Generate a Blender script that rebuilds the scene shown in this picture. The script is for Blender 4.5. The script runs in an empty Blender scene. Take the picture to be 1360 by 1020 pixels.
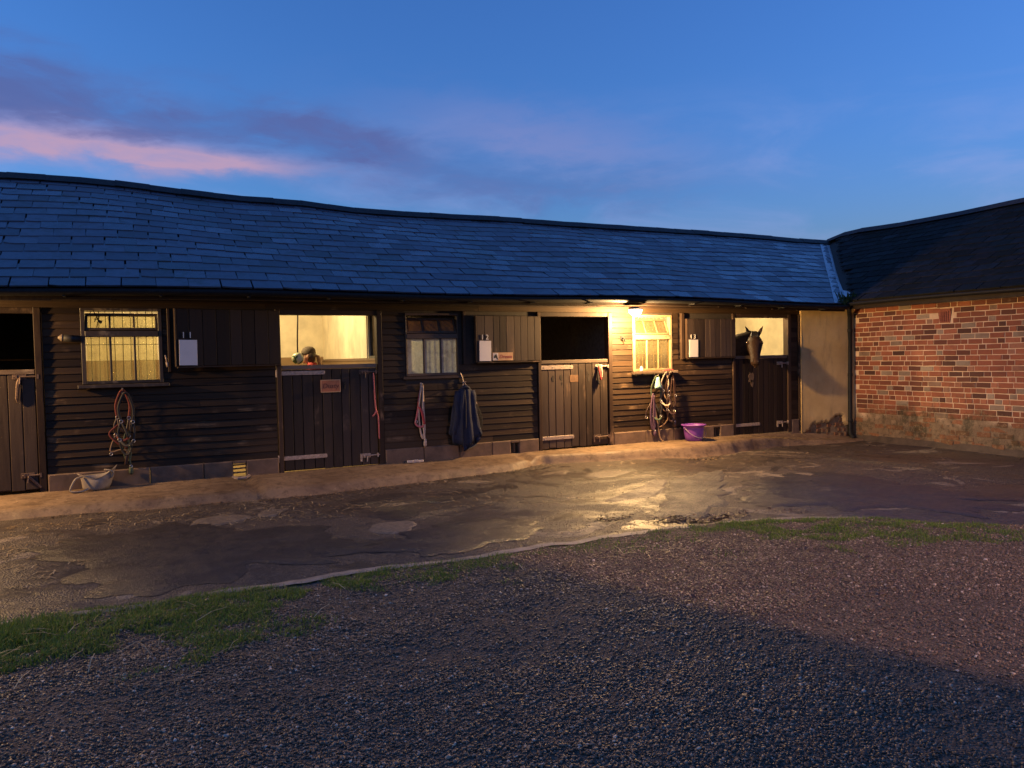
import bpy, bmesh, math, random
import numpy as np
from mathutils import Vector, Matrix, Euler

random.seed(11)
RNG = np.random.default_rng(7)
sc = bpy.context.scene
COL = sc.collection
R = math.radians

# ------------------------------------------------------------------ camera
F_PX, PW = 1014.0, 1360.0
yaw, pitch, roll = R(26.3), R(-2.05), R(1.15)
fw = Vector((math.sin(yaw) * math.cos(pitch), math.cos(yaw) * math.cos(pitch), math.sin(pitch)))
r0 = Vector((math.cos(yaw), -math.sin(yaw), 0))
u0 = r0.cross(fw)
rt = r0 * math.cos(roll) - u0 * math.sin(roll)
up = u0 * math.cos(roll) + r0 * math.sin(roll)
cam = bpy.data.objects.new('camera', bpy.data.cameras.new('camera'))
COL.objects.link(cam)
cam.matrix_world = Matrix(((rt.x, up.x, -fw.x, 0), (rt.y, up.y, -fw.y, 0), (rt.z, up.z, -fw.z, 1.40), (0, 0, 0, 1)))
cam.data.sensor_width = 36.0
cam.data.lens = 36.0 * F_PX / PW
cam.data.clip_start = 0.05
cam.data.clip_end = 2000
sc.camera = cam

# ------------------------------------------------------------------ exposure
sc.view_settings.view_transform = 'Standard'
sc.view_settings.look = 'None'
sc.view_settings.exposure = 0.0
sc.view_settings.gamma = 1.0
sc.view_settings.use_curve_mapping = False
sc.render.engine = 'CYCLES'
sc.cycles.use_denoising = True
sc.cycles.denoiser = 'OPENIMAGEDENOISE'
sc.cycles.denoising_input_passes = 'RGB_ALBEDO_NORMAL'
sc.cycles.denoising_prefilter = 'ACCURATE'
sc.cycles.max_bounces = 8
sc.cycles.sample_clamp_indirect = 4.0
sc.cycles.caustics_reflective = False
sc.cycles.caustics_refractive = False

SKY_STRENGTH = 1.30
LAMP_RIGHT, LAMP_LEFT = 700.0, 600.0          # watts of the eaves lamps
STALL_POWER = {'eleven': 250.0, 'thirteen': 330.0}
FLOOD = 3300.0

# ------------------------------------------------------------------ world: dusk sky with clouds
world = bpy.data.worlds.new('World')
sc.world = world
world.use_nodes = True
wn = world.node_tree
bg = wn.nodes['Background']


def N(nt, t, **kw):
    n = nt.nodes.new(t)
    for k, v in kw.items():
        setattr(n, k, v)
    return n


def setin(nt, n, i, v):
    if hasattr(v, 'is_output') or isinstance(v, bpy.types.NodeSocket):
        nt.links.new(v, n.inputs[i])
    elif v is not None:
        n.inputs[i].default_value = v


def M(nt, op, a, b=None, c=None, clamp=False):
    n = N(nt, 'ShaderNodeMath', operation=op)
    n.use_clamp = clamp
    setin(nt, n, 0, a)
    setin(nt, n, 1, b)
    setin(nt, n, 2, c)
    return n.outputs[0]


def mixc(nt, fac, a, b, blend='MIX'):
    n = N(nt, 'ShaderNodeMix', data_type='RGBA', blend_type=blend)
    n.clamp_factor = True
    setin(nt, n, 0, fac)
    for i, v in ((6, a), (7, b)):
        if isinstance(v, (tuple, list)):
            v = tuple(v) + (1,) if len(v) == 3 else v
        setin(nt, n, i, v)
    return n.outputs[2]


def noise_tex(nt, vec, scale=5, detail=4, rough=.55, dist=0.0):
    n = N(nt, 'ShaderNodeTexNoise')
    if vec is not None:
        nt.links.new(vec, n.inputs['Vector'])
    n.inputs['Scale'].default_value = scale
    n.inputs['Detail'].default_value = detail
    n.inputs['Roughness'].default_value = rough
    n.inputs['Distortion'].default_value = dist
    return n.outputs['Fac']


def sstep(nt, x, a, b, lo=0.0, hi=1.0):
    n = N(nt, 'ShaderNodeMapRange', interpolation_type='SMOOTHSTEP')
    setin(nt, n, 0, x)
    n.inputs[1].default_value, n.inputs[2].default_value = a, b
    n.inputs[3].default_value, n.inputs[4].default_value = lo, hi
    return n.outputs[0]


sky = N(wn, 'ShaderNodeTexSky', sky_type='NISHITA')
sky.sun_disc = False
sky.sun_elevation = R(0.0)
sky.sun_rotation = R(-75)
sky.ozone_density = 4.0
sky.air_density = 1.0
sky.dust_density = 0.3
tc = N(wn, 'ShaderNodeTexCoord')
sp = N(wn, 'ShaderNodeSeparateXYZ')
wn.links.new(tc.outputs['Generated'], sp.inputs[0])
az = M(wn, 'MULTIPLY', M(wn, 'ARCTAN2', sp.outputs[0], sp.outputs[1]), 57.2958)
el = M(wn, 'MULTIPLY', M(wn, 'ARCSINE', sp.outputs[2]), 57.2958)
cmb = N(wn, 'ShaderNodeCombineXYZ')
wn.links.new(M(wn, 'MULTIPLY', az, 0.05), cmb.inputs[0])
wn.links.new(M(wn, 'MULTIPLY', el, 0.16), cmb.inputs[1])
cn = noise_tex(wn, cmb.outputs[0], 1.6, 6, .6, .6)
cn2 = noise_tex(wn, cmb.outputs[0], 4.0, 6, .6, .3)
wob = M(wn, 'MULTIPLY', M(wn, 'SUBTRACT', cn2, .5), 5.0)


def blob(a0, e0, sa, se, slope=0.0, amp=1.0, w=1.0, edge=0.0):
    da = M(wn, 'DIVIDE', M(wn, 'SUBTRACT', az, a0), sa)
    ee = M(wn, 'SUBTRACT', M(wn, 'ADD', el, M(wn, 'MULTIPLY', wob, w)), M(wn, 'ADD', e0, M(wn, 'MULTIPLY', M(wn, 'SUBTRACT', az, a0), slope)))
    de = M(wn, 'DIVIDE', ee, se)
    q = M(wn, 'ADD', M(wn, 'MULTIPLY', da, da), M(wn, 'MULTIPLY', de, de))
    return M(wn, 'MULTIPLY', M(wn, 'POWER', 2.71828, M(wn, 'MULTIPLY', q, -1.0)), amp)


hue = N(wn, 'ShaderNodeHueSaturation')
hue.inputs['Saturation'].default_value = 1.0
wn.links.new(sky.outputs[0], hue.inputs['Color'])
c = mixc(wn, 1.0, hue.outputs[0], (.95, 1.0, 1.05), 'MULTIPLY')
# soft lavender haze band low over the roofs, all round the horizon
band = M(wn, 'MULTIPLY', sstep(wn, el, 2, 9), sstep(wn, el, 20, 12))
c = mixc(wn, M(wn, 'MULTIPLY', M(wn, 'MULTIPLY', band, sstep(wn, cn, .42, .75)), .35), c, (.25, .30, .58))
# grey violet cloud bank and pink undersides
g1 = blob(-9, 17.8, 9, 2.0, -.12, .95)
g2 = blob(13.5, 15.7, 6.5, 1.45, -.16, 1.1)
g3 = blob(2, 15.6, 9, 1.1, -.02, .75)
g4 = blob(27, 12.6, 12, 1.6, -.05, .55)
g5 = blob(-45, 16, 26, 3.0, .02, .8)
grey = M(wn, 'MINIMUM', M(wn, 'ADD', M(wn, 'ADD', g1, g2), M(wn, 'ADD', M(wn, 'ADD', g3, g4), g5)), .9)
c = mixc(wn, M(wn, 'MULTIPLY', grey, sstep(wn, cn, .25, .6, .45, 1)), c, (.075, .105, .285))
p1 = blob(-6, 14.0, 10, 1.0, -.03, 1.0, .45)
p2 = blob(4.5, 13.7, 6.5, .6, -.01, .95, .35)
p3 = blob(29, 15.6, 11, 1.9, -.15, .22)
p4 = blob(-40, 14.5, 22, 1.4, .0, .8)
pink = M(wn, 'MINIMUM', M(wn, 'ADD', M(wn, 'ADD', p1, p2), M(wn, 'ADD', p3, p4)), .92)
c = mixc(wn, M(wn, 'MULTIPLY', pink, sstep(wn, cn2, .2, .6, .55, 1)), c, (.40, .265, .385))
wn.links.new(c, bg.inputs[0])
bg.inputs[1].default_value = SKY_STRENGTH

# ------------------------------------------------------------------ mesh helpers
WLOC = {}


class MB:
    def __init__(self):
        self.v, self.f, self.a = [], [], []

    def add(self, vs, fs, r=None):
        o = len(self.v)
        self.v += [tuple(p) for p in vs]
        self.f += [tuple(i + o for i in q) for q in fs]
        if r is None:
            r = random.random()
        self.a += [r] * len(vs)
        return self

    def box(self, x0, x1, y0, y1, z0, z1, j=0.0, rot=None, r=None):
        vs = [Vector((x, y, z)) for z in (z0, z1) for y in (y0, y1) for x in (x0, x1)]
        if j:
            vs = [p + Vector((random.uniform(-j, j), random.uniform(-j, j), random.uniform(-j, j))) for p in vs]
        if rot is not None:
            ce = Vector(((x0 + x1) / 2, (y0 + y1) / 2, (z0 + z1) / 2))
            m = rot.to_matrix() if isinstance(rot, Euler) else rot
            vs = [ce + m @ (p - ce) for p in vs]
        return self.add(vs, [(0, 2, 3, 1), (4, 5, 7, 6), (0, 1, 5, 4), (2, 6, 7, 3), (0, 4, 6, 2), (1, 3, 7, 5)], r)

    def bev(self, x0, x1, y0, y1, z0, z1, b=.004, rot=None, r=None):
        """box with chamfered edges seen from the front (-Y): a frustum front"""
        vs = []
        for (yy, k) in ((y1, 0), (y0 + b, 0), (y0, b)):
            vs += [Vector((x0 + k, yy, z0 + k)), Vector((x1 - k, yy, z0 + k)), Vector((x1 - k, yy, z1 - k)), Vector((x0 + k, yy, z1 - k))]
        if rot is not None:
            ce = Vector(((x0 + x1) / 2, (y0 + y1) / 2, (z0 + z1) / 2))
            m = rot.to_matrix() if isinstance(rot, Euler) else rot
            vs = [ce + m @ (p - ce) for p in vs]
        fs = [(0, 3, 2, 1), (8, 9, 10, 11)]
        for k in (0, 4):
            for i in range(4):
                q = (i + 1) % 4
                fs.append((k + i, k + q, k + 4 + q, k + 4 + i))
        return self.add(vs, fs, r)

    def tube(self, pts, r, n=6, cap=True, flat=None, rr=None):
        pts = [Vector(p) for p in pts]
        rs = r if isinstance(r, (list, tuple)) else [r] * len(pts)
        vs, fs = [], []
        prev = None
        for i, p in enumerate(pts):
            t = (pts[min(i + 1, len(pts) - 1)] - pts[max(i - 1, 0)])
            if t.length < 1e-9:
                t = Vector((0, 0, 1))
            t.normalize()
            if prev is None:
                a = Vector((0, 1, 0)) if abs(t.y) < .8 else Vector((1, 0, 0))
                a = (a - t * a.dot(t)).normalized()
            else:
                a = prev - t * prev.dot(t)
                a = a.normalized() if a.length > 1e-6 else t.orthogonal().normalized()
            prev = a
            b = t.cross(a)
            fa = 1.0 if flat is None else flat
            for k in range(n):
                w = 2 * math.pi * (k + .5) / n
                vs.append(p + a * (math.cos(w) * rs[i] * fa) + b * (math.sin(w) * rs[i]))
        for i in range(len(pts) - 1):
            for k in range(n):
                q = (k + 1) % n
                fs.append((i * n + k, i * n + q, (i + 1) * n + q, (i + 1) * n + k))
        if cap:
            fs.append(tuple(range(n))[::-1])
            e = (len(pts) - 1) * n
            fs.append(tuple(e + k for k in range(n)))
        return self.add(vs, fs, rr)

    def lathe(self, prof, c, n=16, sx=1.0, sy=1.0, fn=None, r=None):
        vs, fs = [], []
        for (rad, z) in prof:
            for k in range(n):
                w = 2 * math.pi * k / n
                p = Vector((math.cos(w) * rad * sx, math.sin(w) * rad * sy, z))
                if fn:
                    p = fn(p, w)
                vs.append(Vector(c) + p)
        m = len(prof)
        for i in range(m - 1):
            for k in range(n):
                q = (k + 1) % n
                fs.append((i * n + k, i * n + q, (i + 1) * n + q, (i + 1) * n + k))
        fs.append(tuple(range(n))[::-1])
        fs.append(tuple((m - 1) * n + k for k in range(n)))
        return self.add(vs, fs, r)

    def loft(self, secs, n=16, r=None):
        """secs: (centre, right axis, up axis, half width, half height)"""
        vs, fs = [], []
        for (ce, ax, ay, wx_, wy_) in secs:
            for k in range(n):
                w = 2 * math.pi * k / n
                vs.append(Vector(ce) + Vector(ax) * math.cos(w) * wx_ + Vector(ay) * math.sin(w) * wy_)
        for i in range(len(secs) - 1):
            for k in range(n):
                q = (k + 1) % n
                fs.append((i * n + k, i * n + q, (i + 1) * n + q, (i + 1) * n + k))
        fs.append(tuple(range(n))[::-1])
        fs.append(tuple((len(secs) - 1) * n + k for k in range(n)))
        return self.add(vs, fs, r)

    def mesh(self, name, mats, smooth=False, origin=None):
        vs = np.array(self.v, dtype=float).reshape(-1, 3)
        if origin is None:
            origin = (vs.min(0) + vs.max(0)) / 2
        origin = np.array(origin, dtype=float)
        me = bpy.data.meshes.new(name)
        me.from_pydata((vs - origin).tolist(), [], self.f)
        at = me.attributes.new('rnd', 'FLOAT', 'POINT')
        at.data.foreach_set('value', np.array(self.a, dtype=np.float32))
        for m in (mats if isinstance(mats, (list, tuple)) else [mats]):
            me.materials.append(m)
        if smooth:
            me.polygons.foreach_set('use_smooth', [True] * len(me.polygons))
        return me, Vector(origin)

    def build(self, name, mats, parent=None, smooth=False, origin=None, fix=True):
        me, o = self.mesh(name, mats, smooth, origin)
        if fix:
            bm = bmesh.new()
            bm.from_mesh(me)
            bmesh.ops.recalc_face_normals(bm, faces=bm.faces)
            bm.to_mesh(me)
            bm.free()
        return place(name, me, o, parent)


def place(name, data, loc, parent=None, rot=None):
    o = bpy.data.objects.new(name, data)
    COL.objects.link(o)
    loc = Vector(loc)
    WLOC[o.name] = loc.copy()
    if parent is not None:
        o.parent = parent
        loc = loc - WLOC[parent.name]
    o.location = loc
    if rot is not None:
        o.rotation_euler = rot
    return o


def thing(name, label, cat, loc, group=None):
    o = place(name, None, loc)
    o.empty_display_size = .1
    return tag(o, label, cat, group)


def tag(o, label, cat, group=None):
    o['label'] = label
    o['category'] = cat
    if group:
        o['group'] = group
    return o


def struct(o, kind='structure', label=None):
    o['kind'] = kind
    if label:
        o['label'] = label
    return o


def dup(o, loc, parent=None, rot=None):
    c = o.copy()
    COL.objects.link(c)
    WLOC[c.name] = Vector(loc)
    c.parent = parent
    c.location = Vector(loc) - (WLOC[parent.name] if parent else Vector((0, 0, 0)))
    if rot is not None:
        c.rotation_euler = rot
    return c


def remeshed(mb, name, mats, voxel, smooth_it=6, parent=None, adapt=0.0):
    """one continuous skin from overlapping solids"""
    me, o = mb.mesh(name, mats)
    bm = bmesh.new(); bm.from_mesh(me)
    bmesh.ops.recalc_face_normals(bm, faces=bm.faces)
    bm.to_mesh(me); bm.free()
    tmp = bpy.data.objects.new('tmp', me)
    COL.objects.link(tmp)
    md = tmp.modifiers.new('r', 'REMESH'); md.mode = 'VOXEL'; md.voxel_size = voxel; md.adaptivity = adapt
    if smooth_it:
        ms = tmp.modifiers.new('s', 'SMOOTH'); ms.iterations = smooth_it; ms.factor = .5
    dg = bpy.context.evaluated_depsgraph_get()
    nm = bpy.data.meshes.new_from_object(tmp.evaluated_get(dg))
    bpy.data.objects.remove(tmp)
    nm.name = name
    nm.materials.clear()
    for m in (mats if isinstance(mats, (list, tuple)) else [mats]):
        nm.materials.append(m)
    nm.polygons.foreach_set('use_smooth', [True] * len(nm.polygons))
    return place(name, nm, o, parent)


# ------------------------------------------------------------------ materials
def new_mat(name):
    m = bpy.data.materials.new(name)
    m.use_nodes = True
    nt = m.node_tree
    return m, nt, nt.nodes['Principled BSDF']


def obj_vec(nt, scale=(1, 1, 1), off_rnd=True):
    t = N(nt, 'ShaderNodeTexCoord')
    mp = N(nt, 'ShaderNodeMapping')
    nt.links.new(t.outputs['Object'], mp.inputs['Vector'])
    mp.inputs['Scale'].default_value = scale
    if off_rnd:
        oi = N(nt, 'ShaderNodeObjectInfo')
        cb = N(nt, 'ShaderNodeCombineXYZ')
        for i in range(3):
            nt.links.new(M(nt, 'MULTIPLY', oi.outputs['Random'], 37.0 + 11 * i), cb.inputs[i])
        nt.links.new(cb.outputs[0], mp.inputs['Location'])
    return mp.outputs[0]


def world_vec(nt, scale=(1, 1, 1)):
    g = N(nt, 'ShaderNodeNewGeometry')
    mp = N(nt, 'ShaderNodeMapping')
    nt.links.new(g.outputs['Position'], mp.inputs['Vector'])
    mp.inputs['Scale'].default_value = scale
    return mp.outputs[0]


def bump(nt, b, h, strength=.5, dist=.01):
    n = N(nt, 'ShaderNodeBump')
    n.inputs['Strength'].default_value = strength
    n.inputs['Distance'].default_value = dist
    nt.links.new(h, n.inputs['Height'])
    nt.links.new(n.outputs[0], b.inputs['Normal'])


def rnd(nt, src):
    if src == 'object':
        return N(nt, 'ShaderNodeObjectInfo').outputs['Random']
    a = N(nt, 'ShaderNodeAttribute')
    a.attribute_name = 'rnd'
    return a.outputs['Fac']


def ramp(nt, fac, stops, interp='LINEAR'):
    r = N(nt, 'ShaderNodeValToRGB')
    r.color_ramp.interpolation = interp
    e = r.color_ramp.elements
    while len(e) < len(stops):
        e.new(.5)
    for i, (p, cc) in enumerate(stops):
        e[i].position = p
        e[i].color = tuple(cc) + (1,)
    setin(nt, r, 0, fac)
    return r.outputs[0]


def simple(name, col, rough=.6, metal=0.0, var=.35, scale=18, bmp=.2, spec=.5, stretch=(1, 1, 1)):
    m, nt, b = new_mat(name)
    v = obj_vec(nt, stretch)
    n = noise_tex(nt, v, scale, 5, .6)
    lo = tuple(x * (1 - var) for x in col)
    hi = tuple(min(1, x * (1 + var)) for x in col)
    nt.links.new(ramp(nt, n, [(.3, lo), (.7, hi)]), b.inputs['Base Color'])
    b.inputs['Roughness'].default_value = rough
    b.inputs['Metallic'].default_value = metal
    b.inputs['Specular IOR Level'].default_value = spec
    if bmp:
        bump(nt, b, n, bmp, .004)
    return m


def wood(name, dark, light, stretch, rough=.6, src='object', wear=None, stain=0.0, spec=.4):
    m, nt, b = new_mat(name)
    v = obj_vec(nt, stretch)
    n = noise_tex(nt, v, 3.0, 8, .65, .4)
    n2 = noise_tex(nt, obj_vec(nt, (1, 1, 1)), 2.2, 4, .6)
    t = rnd(nt, src)
    f = M(nt, 'ADD', M(nt, 'MULTIPLY', n, .55), M(nt, 'MULTIPLY', t, .45))
    cc = ramp(nt, f, [(.25, dark), (.75, light)])
    if wear:
        cc = mixc(nt, M(nt, 'MULTIPLY', sstep(nt, n2, .57, .70), sstep(nt, n, .42, .6)), cc, wear)
    if stain:
        cc = mixc(nt, M(nt, 'MULTIPLY', sstep(nt, n2, .35, .2), stain), cc, tuple(x * .4 for x in dark))
    nt.links.new(cc, b.inputs['Base Color'])
    nt.links.new(sstep(nt, n, .2, .8, rough - .12, rough + .15), b.inputs['Roughness'])
    b.inputs['Specular IOR Level'].default_value = spec
    bump(nt, b, n, .45, .004)
    return m


BOARD = wood('tarred_board', (.013, .007, .004), (.054, .031, .016), (.6, 6, 14), .6, wear=(.16, .10, .055), stain=.5, spec=.2)
PLANK = wood('door_plank', (.026, .017, .0125), (.078, .053, .041), (9, 6, .7), .6, wear=(.14, .09, .06), stain=.6, spec=.2)
PLANK_DARK = wood('dark_plank', (.012, .007, .005), (.038, .023, .016), (9, 6, .7), .6, stain=.6, spec=.2)
FRAMEW = wood('frame_wood', (.022, .012, .008), (.068, .040, .025), (5, 5, 1.0), .6, wear=(.22, .14, .09), stain=.5, spec=.2)
RAILW = wood('capping_wood', (.07, .045, .03), (.20, .135, .09), (1.0, 6, 6), .6, wear=(.3, .22, .15))
BACKING = simple('wall_backing', (.03, .022, .017), .8)
METAL = simple('galvanised_strap', (.34, .26, .21), .55, .25, .4, 40, .3)
RUSTY = simple('rusty_iron', (.12, .075, .055), .65, .3, .5, 50, .4)
BLACKIRON = simple('black_iron', (.012, .012, .013), .62, 0, .4, 30, .15, .22)
WINFRAME = wood('window_paint', (.022, .015, .012), (.06, .042, .032), (4, 4, 4), .5, wear=(.2, .15, .1))
WINFRAME2 = wood('brown_window_paint', (.045, .026, .018), (.10, .062, .044), (4, 4, 4), .5)
CREAMFRAME = wood('pale_window_paint', (.20, .135, .07), (.42, .30, .17), (4, 4, 4), .55, wear=(.1, .07, .04))
CREAM = simple('stall_limewash', (.70, .62, .46), .8, 0, .22, 2.2, .12)
DADO = wood('stall_kickboard', (.16, .10, .05), (.30, .20, .11), (1, 1, 5), .7)
UNLIT_WALL = simple('stall_unlit_wall', (.10, .09, .08), .85)  # the gloom of the unlit stalls is put into this wall colour
FLOORM = simple('stall_bedding', (.30, .21, .09), .9, 0, .4, 40, .6)
WHITEP = simple('white_board', (.70, .64, .60), .45, 0, .05, 6, .03)
DIGIT = simple('number_enamel', (.72, .68, .62), .4, 0, .15, 20, .05)


def slate_mat(name, src, moss=.0):
    m, nt, b = new_mat(name)
    v = obj_vec(nt, (1, 1, 1), src == 'object')
    n = noise_tex(nt, v, 9, 6, .65)
    wv = world_vec(nt)
    n2 = noise_tex(nt, wv, .9, 4, .6)
    t = rnd(nt, src)
    cc = ramp(nt, t, [(0, (.030, .027, .036)), (.3, (.056, .051, .074)), (.6, (.068, .062, .090)), (.95, (.082, .075, .104)), (1, (.115, .106, .135))])
    cc = mixc(nt, sstep(nt, n, .45, .8), cc, (.045, .045, .05))
    cc = mixc(nt, M(nt, 'MULTIPLY', M(nt, 'MULTIPLY', sstep(nt, n2, .5 - moss * .3, .72 - moss * .3), sstep(nt, n, .35, .6)), .75), cc, (.028, .032, .018))
    if moss:
        cc = mixc(nt, .8, cc, (.010, .011, .009))  # besides moss, the dim reflection on this roof is put into its colour
    nt.links.new(cc, b.inputs['Base Color'])
    t2 = M(nt, 'FRACT', M(nt, 'MULTIPLY', t, 7.13))
    rr = M(nt, 'ADD', sstep(nt, n, .3, .8, .18 + moss * .45, .36 + moss * .35), M(nt, 'MULTIPLY', t2, .30))
    nt.links.new(rr, b.inputs['Roughness'])
    b.inputs['Specular IOR Level'].default_value = 1.0 - moss * 1.02
    b.inputs['IOR'].default_value = 1.72 - moss * .3
    bump(nt, b, n, .35, .006)
    return m


SLATE_O = slate_mat('slate_single', 'object')
SLATE_A = slate_mat('slate_course', 'attr')
SLATE_M = slate_mat('slate_mossy_dimmed', 'attr', .9)
RIDGE = simple('ridge_tile_clay', (.030, .026, .026), .6, 0, .4, 14, .3)
LEAD = simple('lead_sheet', (.46, .47, .50), .35, .0, .2, 8, .2)


def brick_mat(name, src):
    m, nt, b = new_mat(name)
    t = rnd(nt, src)
    v = obj_vec(nt, (1, 1, 1), src == 'object')
    n = noise_tex(nt, v, 26, 5, .65)
    n3 = noise_tex(nt, world_vec(nt), 2.6, 5, .62)
    n4 = noise_tex(nt, world_vec(nt), 7, 4, .6)
    cc = ramp(nt, t, [(0, (.060, .029, .022)), (.16, (.125, .046, .030)), (.34, (.215, .070, .040)), (.62, (.285, .095, .050)),
                      (.86, (.325, .122, .068)), (.93, (.20, .146, .105)), (1, (.30, .23, .17))])
    cc = mixc(nt, M(nt, 'MULTIPLY', sstep(nt, n, .5, .75), .45), cc, (.10, .05, .04))
    sx = N(nt, 'ShaderNodeSeparateXYZ')
    nt.links.new(world_vec(nt), sx.inputs[0])
    zz = M(nt, 'ADD', sx.outputs[2], M(nt, 'MULTIPLY', M(nt, 'SUBTRACT', n3, .5), .75))
    low = sstep(nt, zz, .42, .12)
    cc = mixc(nt, M(nt, 'MULTIPLY', low, .55), cc, (.175, .105, .050))
    n5 = noise_tex(nt, world_vec(nt), 1.7, 5, .7)
    cc = mixc(nt, M(nt, 'MULTIPLY', M(nt, 'MULTIPLY', sstep(nt, zz, .6, .2), sstep(nt, n5, .46, .62)), .8), cc, (.045, .040, .022))
    cc = mixc(nt, M(nt, 'MULTIPLY', sstep(nt, n3, .48, .68), .45), cc, (.115, .045, .030))
    n6 = noise_tex(nt, world_vec(nt), 16, 6, .75)
    cc = mixc(nt, M(nt, 'MULTIPLY', M(nt, 'MULTIPLY', sstep(nt, zz, .52, .25), sstep(nt, n6, .52, .62)), .45), cc, (.30, .21, .12))
    cc = mixc(nt, M(nt, 'MULTIPLY', M(nt, 'MULTIPLY', sstep(nt, zz, .52, .25), sstep(nt, n6, .46, .36)), .6), cc, (.035, .026, .016))
    cc = mixc(nt, M(nt, 'MULTIPLY', sstep(nt, n4, .62, .8), .35), cc, (.42, .33, .25))
    nt.links.new(cc, b.inputs['Base Color'])
    b.inputs['Roughness'].default_value = .8
    b.inputs['Specular IOR Level'].default_value = .25
    bump(nt, b, n, .5, .006)
    return m


BRICK_O = brick_mat('brick_single', 'object')
BRICK_A = brick_mat('brick_rest', 'attr')


def mortar_mat():
    m, nt, b = new_mat('lime_mortar')
    n3 = noise_tex(nt, world_vec(nt), 2.6, 5, .62)
    n4 = noise_tex(nt, world_vec(nt), 9, 4, .6)
    cc = ramp(nt, n4, [(.3, (.52, .36, .235)), (.7, (.66, .48, .33))])
    sx = N(nt, 'ShaderNodeSeparateXYZ')
    nt.links.new(world_vec(nt), sx.inputs[0])
    zz = M(nt, 'ADD', sx.outputs[2], M(nt, 'MULTIPLY', M(nt, 'SUBTRACT', n3, .5), .75))
    cc = mixc(nt, M(nt, 'MULTIPLY', sstep(nt, zz, .46, .14), .85), cc, (.085, .055, .030))
    n5 = noise_tex(nt, world_vec(nt), 1.7, 5, .7)
    cc = mixc(nt, M(nt, 'MULTIPLY', M(nt, 'MULTIPLY', sstep(nt, zz, .6, .2), sstep(nt, n5, .46, .62)), .8), cc, (.045, .040, .022))
    n6 = noise_tex(nt, world_vec(nt), 16, 6, .75)
    cc = mixc(nt, M(nt, 'MULTIPLY', M(nt, 'MULTIPLY', sstep(nt, zz, .52, .25), sstep(nt, n6, .50, .60)), .45), cc, (.26, .185, .11))
    cc = mixc(nt, M(nt, 'MULTIPLY', M(nt, 'MULTIPLY', sstep(nt, zz, .52, .25), sstep(nt, n6, .47, .37)), .6), cc, (.030, .022, .014))
    nt.links.new(cc, b.inputs['Base Color'])
    b.inputs['Roughness'].default_value = .9
    bump(nt, b, noise_tex(nt, world_vec(nt), 60, 4, .6), .6, .006)
    return m


MORTAR = mortar_mat()


def plaster_mat():
    m, nt, b = new_mat('stained_render')
    wv = world_vec(nt)
    n = noise_tex(nt, wv, 2.2, 6, .62)
    n2 = noise_tex(nt, world_vec(nt, (5, 5, .9)), 1.6, 5, .6)
    n3 = noise_tex(nt, wv, 35, 4, .6)
    cc = ramp(nt, n, [(.3, (.42, .285, .115)), (.7, (.56, .40, .19))])
    cc = mixc(nt, M(nt, 'MULTIPLY', sstep(nt, n2, .5, .72), .5), cc, (.26, .185, .095))
    sx = N(nt, 'ShaderNodeSeparateXYZ')
    nt.links.new(wv, sx.inputs[0])
    zz = M(nt, 'ADD', sx.outputs[2], M(nt, 'MULTIPLY', M(nt, 'SUBTRACT', n, .5), .6))
    cc = mixc(nt, M(nt, 'MULTIPLY', sstep(nt, zz, .3, .0), .6), cc, (.22, .15, .08))
    cc = mixc(nt, M(nt, 'MULTIPLY', sstep(nt, n3, .62, .75), .3), cc, (.12, .085, .05))
    nt.links.new(cc, b.inputs['Base Color'])
    b.inputs['Roughness'].default_value = .85
    bump(nt, b, n3, .35, .006)
    return m


PLASTER = plaster_mat()


def concrete_mat():
    m, nt, b = new_mat('worn_concrete')
    wv = world_vec(nt)
    n = noise_tex(nt, wv, 1.6, 6, .65, .3)
    n2 = noise_tex(nt, wv, 22, 5, .65)
    n3 = noise_tex(nt, world_vec(nt, (.7, 3, 1)), 2.4, 5, .65, .5)
    cc = ramp(nt, n, [(.3, (.135, .085, .048)), (.7, (.25, .165, .095))])
    cc = mixc(nt, M(nt, 'MULTIPLY', sstep(nt, n3, .5, .68), .65), cc, (.10, .066, .038))
    cc = mixc(nt, M(nt, 'MULTIPLY', sstep(nt, n2, .55, .75), .4), cc, (.13, .09, .055))
    cc = mixc(nt, M(nt, 'MULTIPLY', sstep(nt, n2, .36, .26), .35), cc, (.45, .36, .25))
    n4 = noise_tex(nt, wv, 11, 7, .75)
    cc = mixc(nt, M(nt, 'MULTIPLY', sstep(nt, n4, .50, .60), .6), cc, (.075, .045, .025))
    cc = mixc(nt, M(nt, 'MULTIPLY', sstep(nt, n4, .40, .33), .5), cc, (.33, .235, .14))
    nt.links.new(cc, b.inputs['Base Color'])
    nt.links.new(sstep(nt, n, .3, .7, .5, .8), b.inputs['Roughness'])
    bump(nt, b, n2, .5, .008)
    return m


CONCRETE = concrete_mat()


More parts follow.
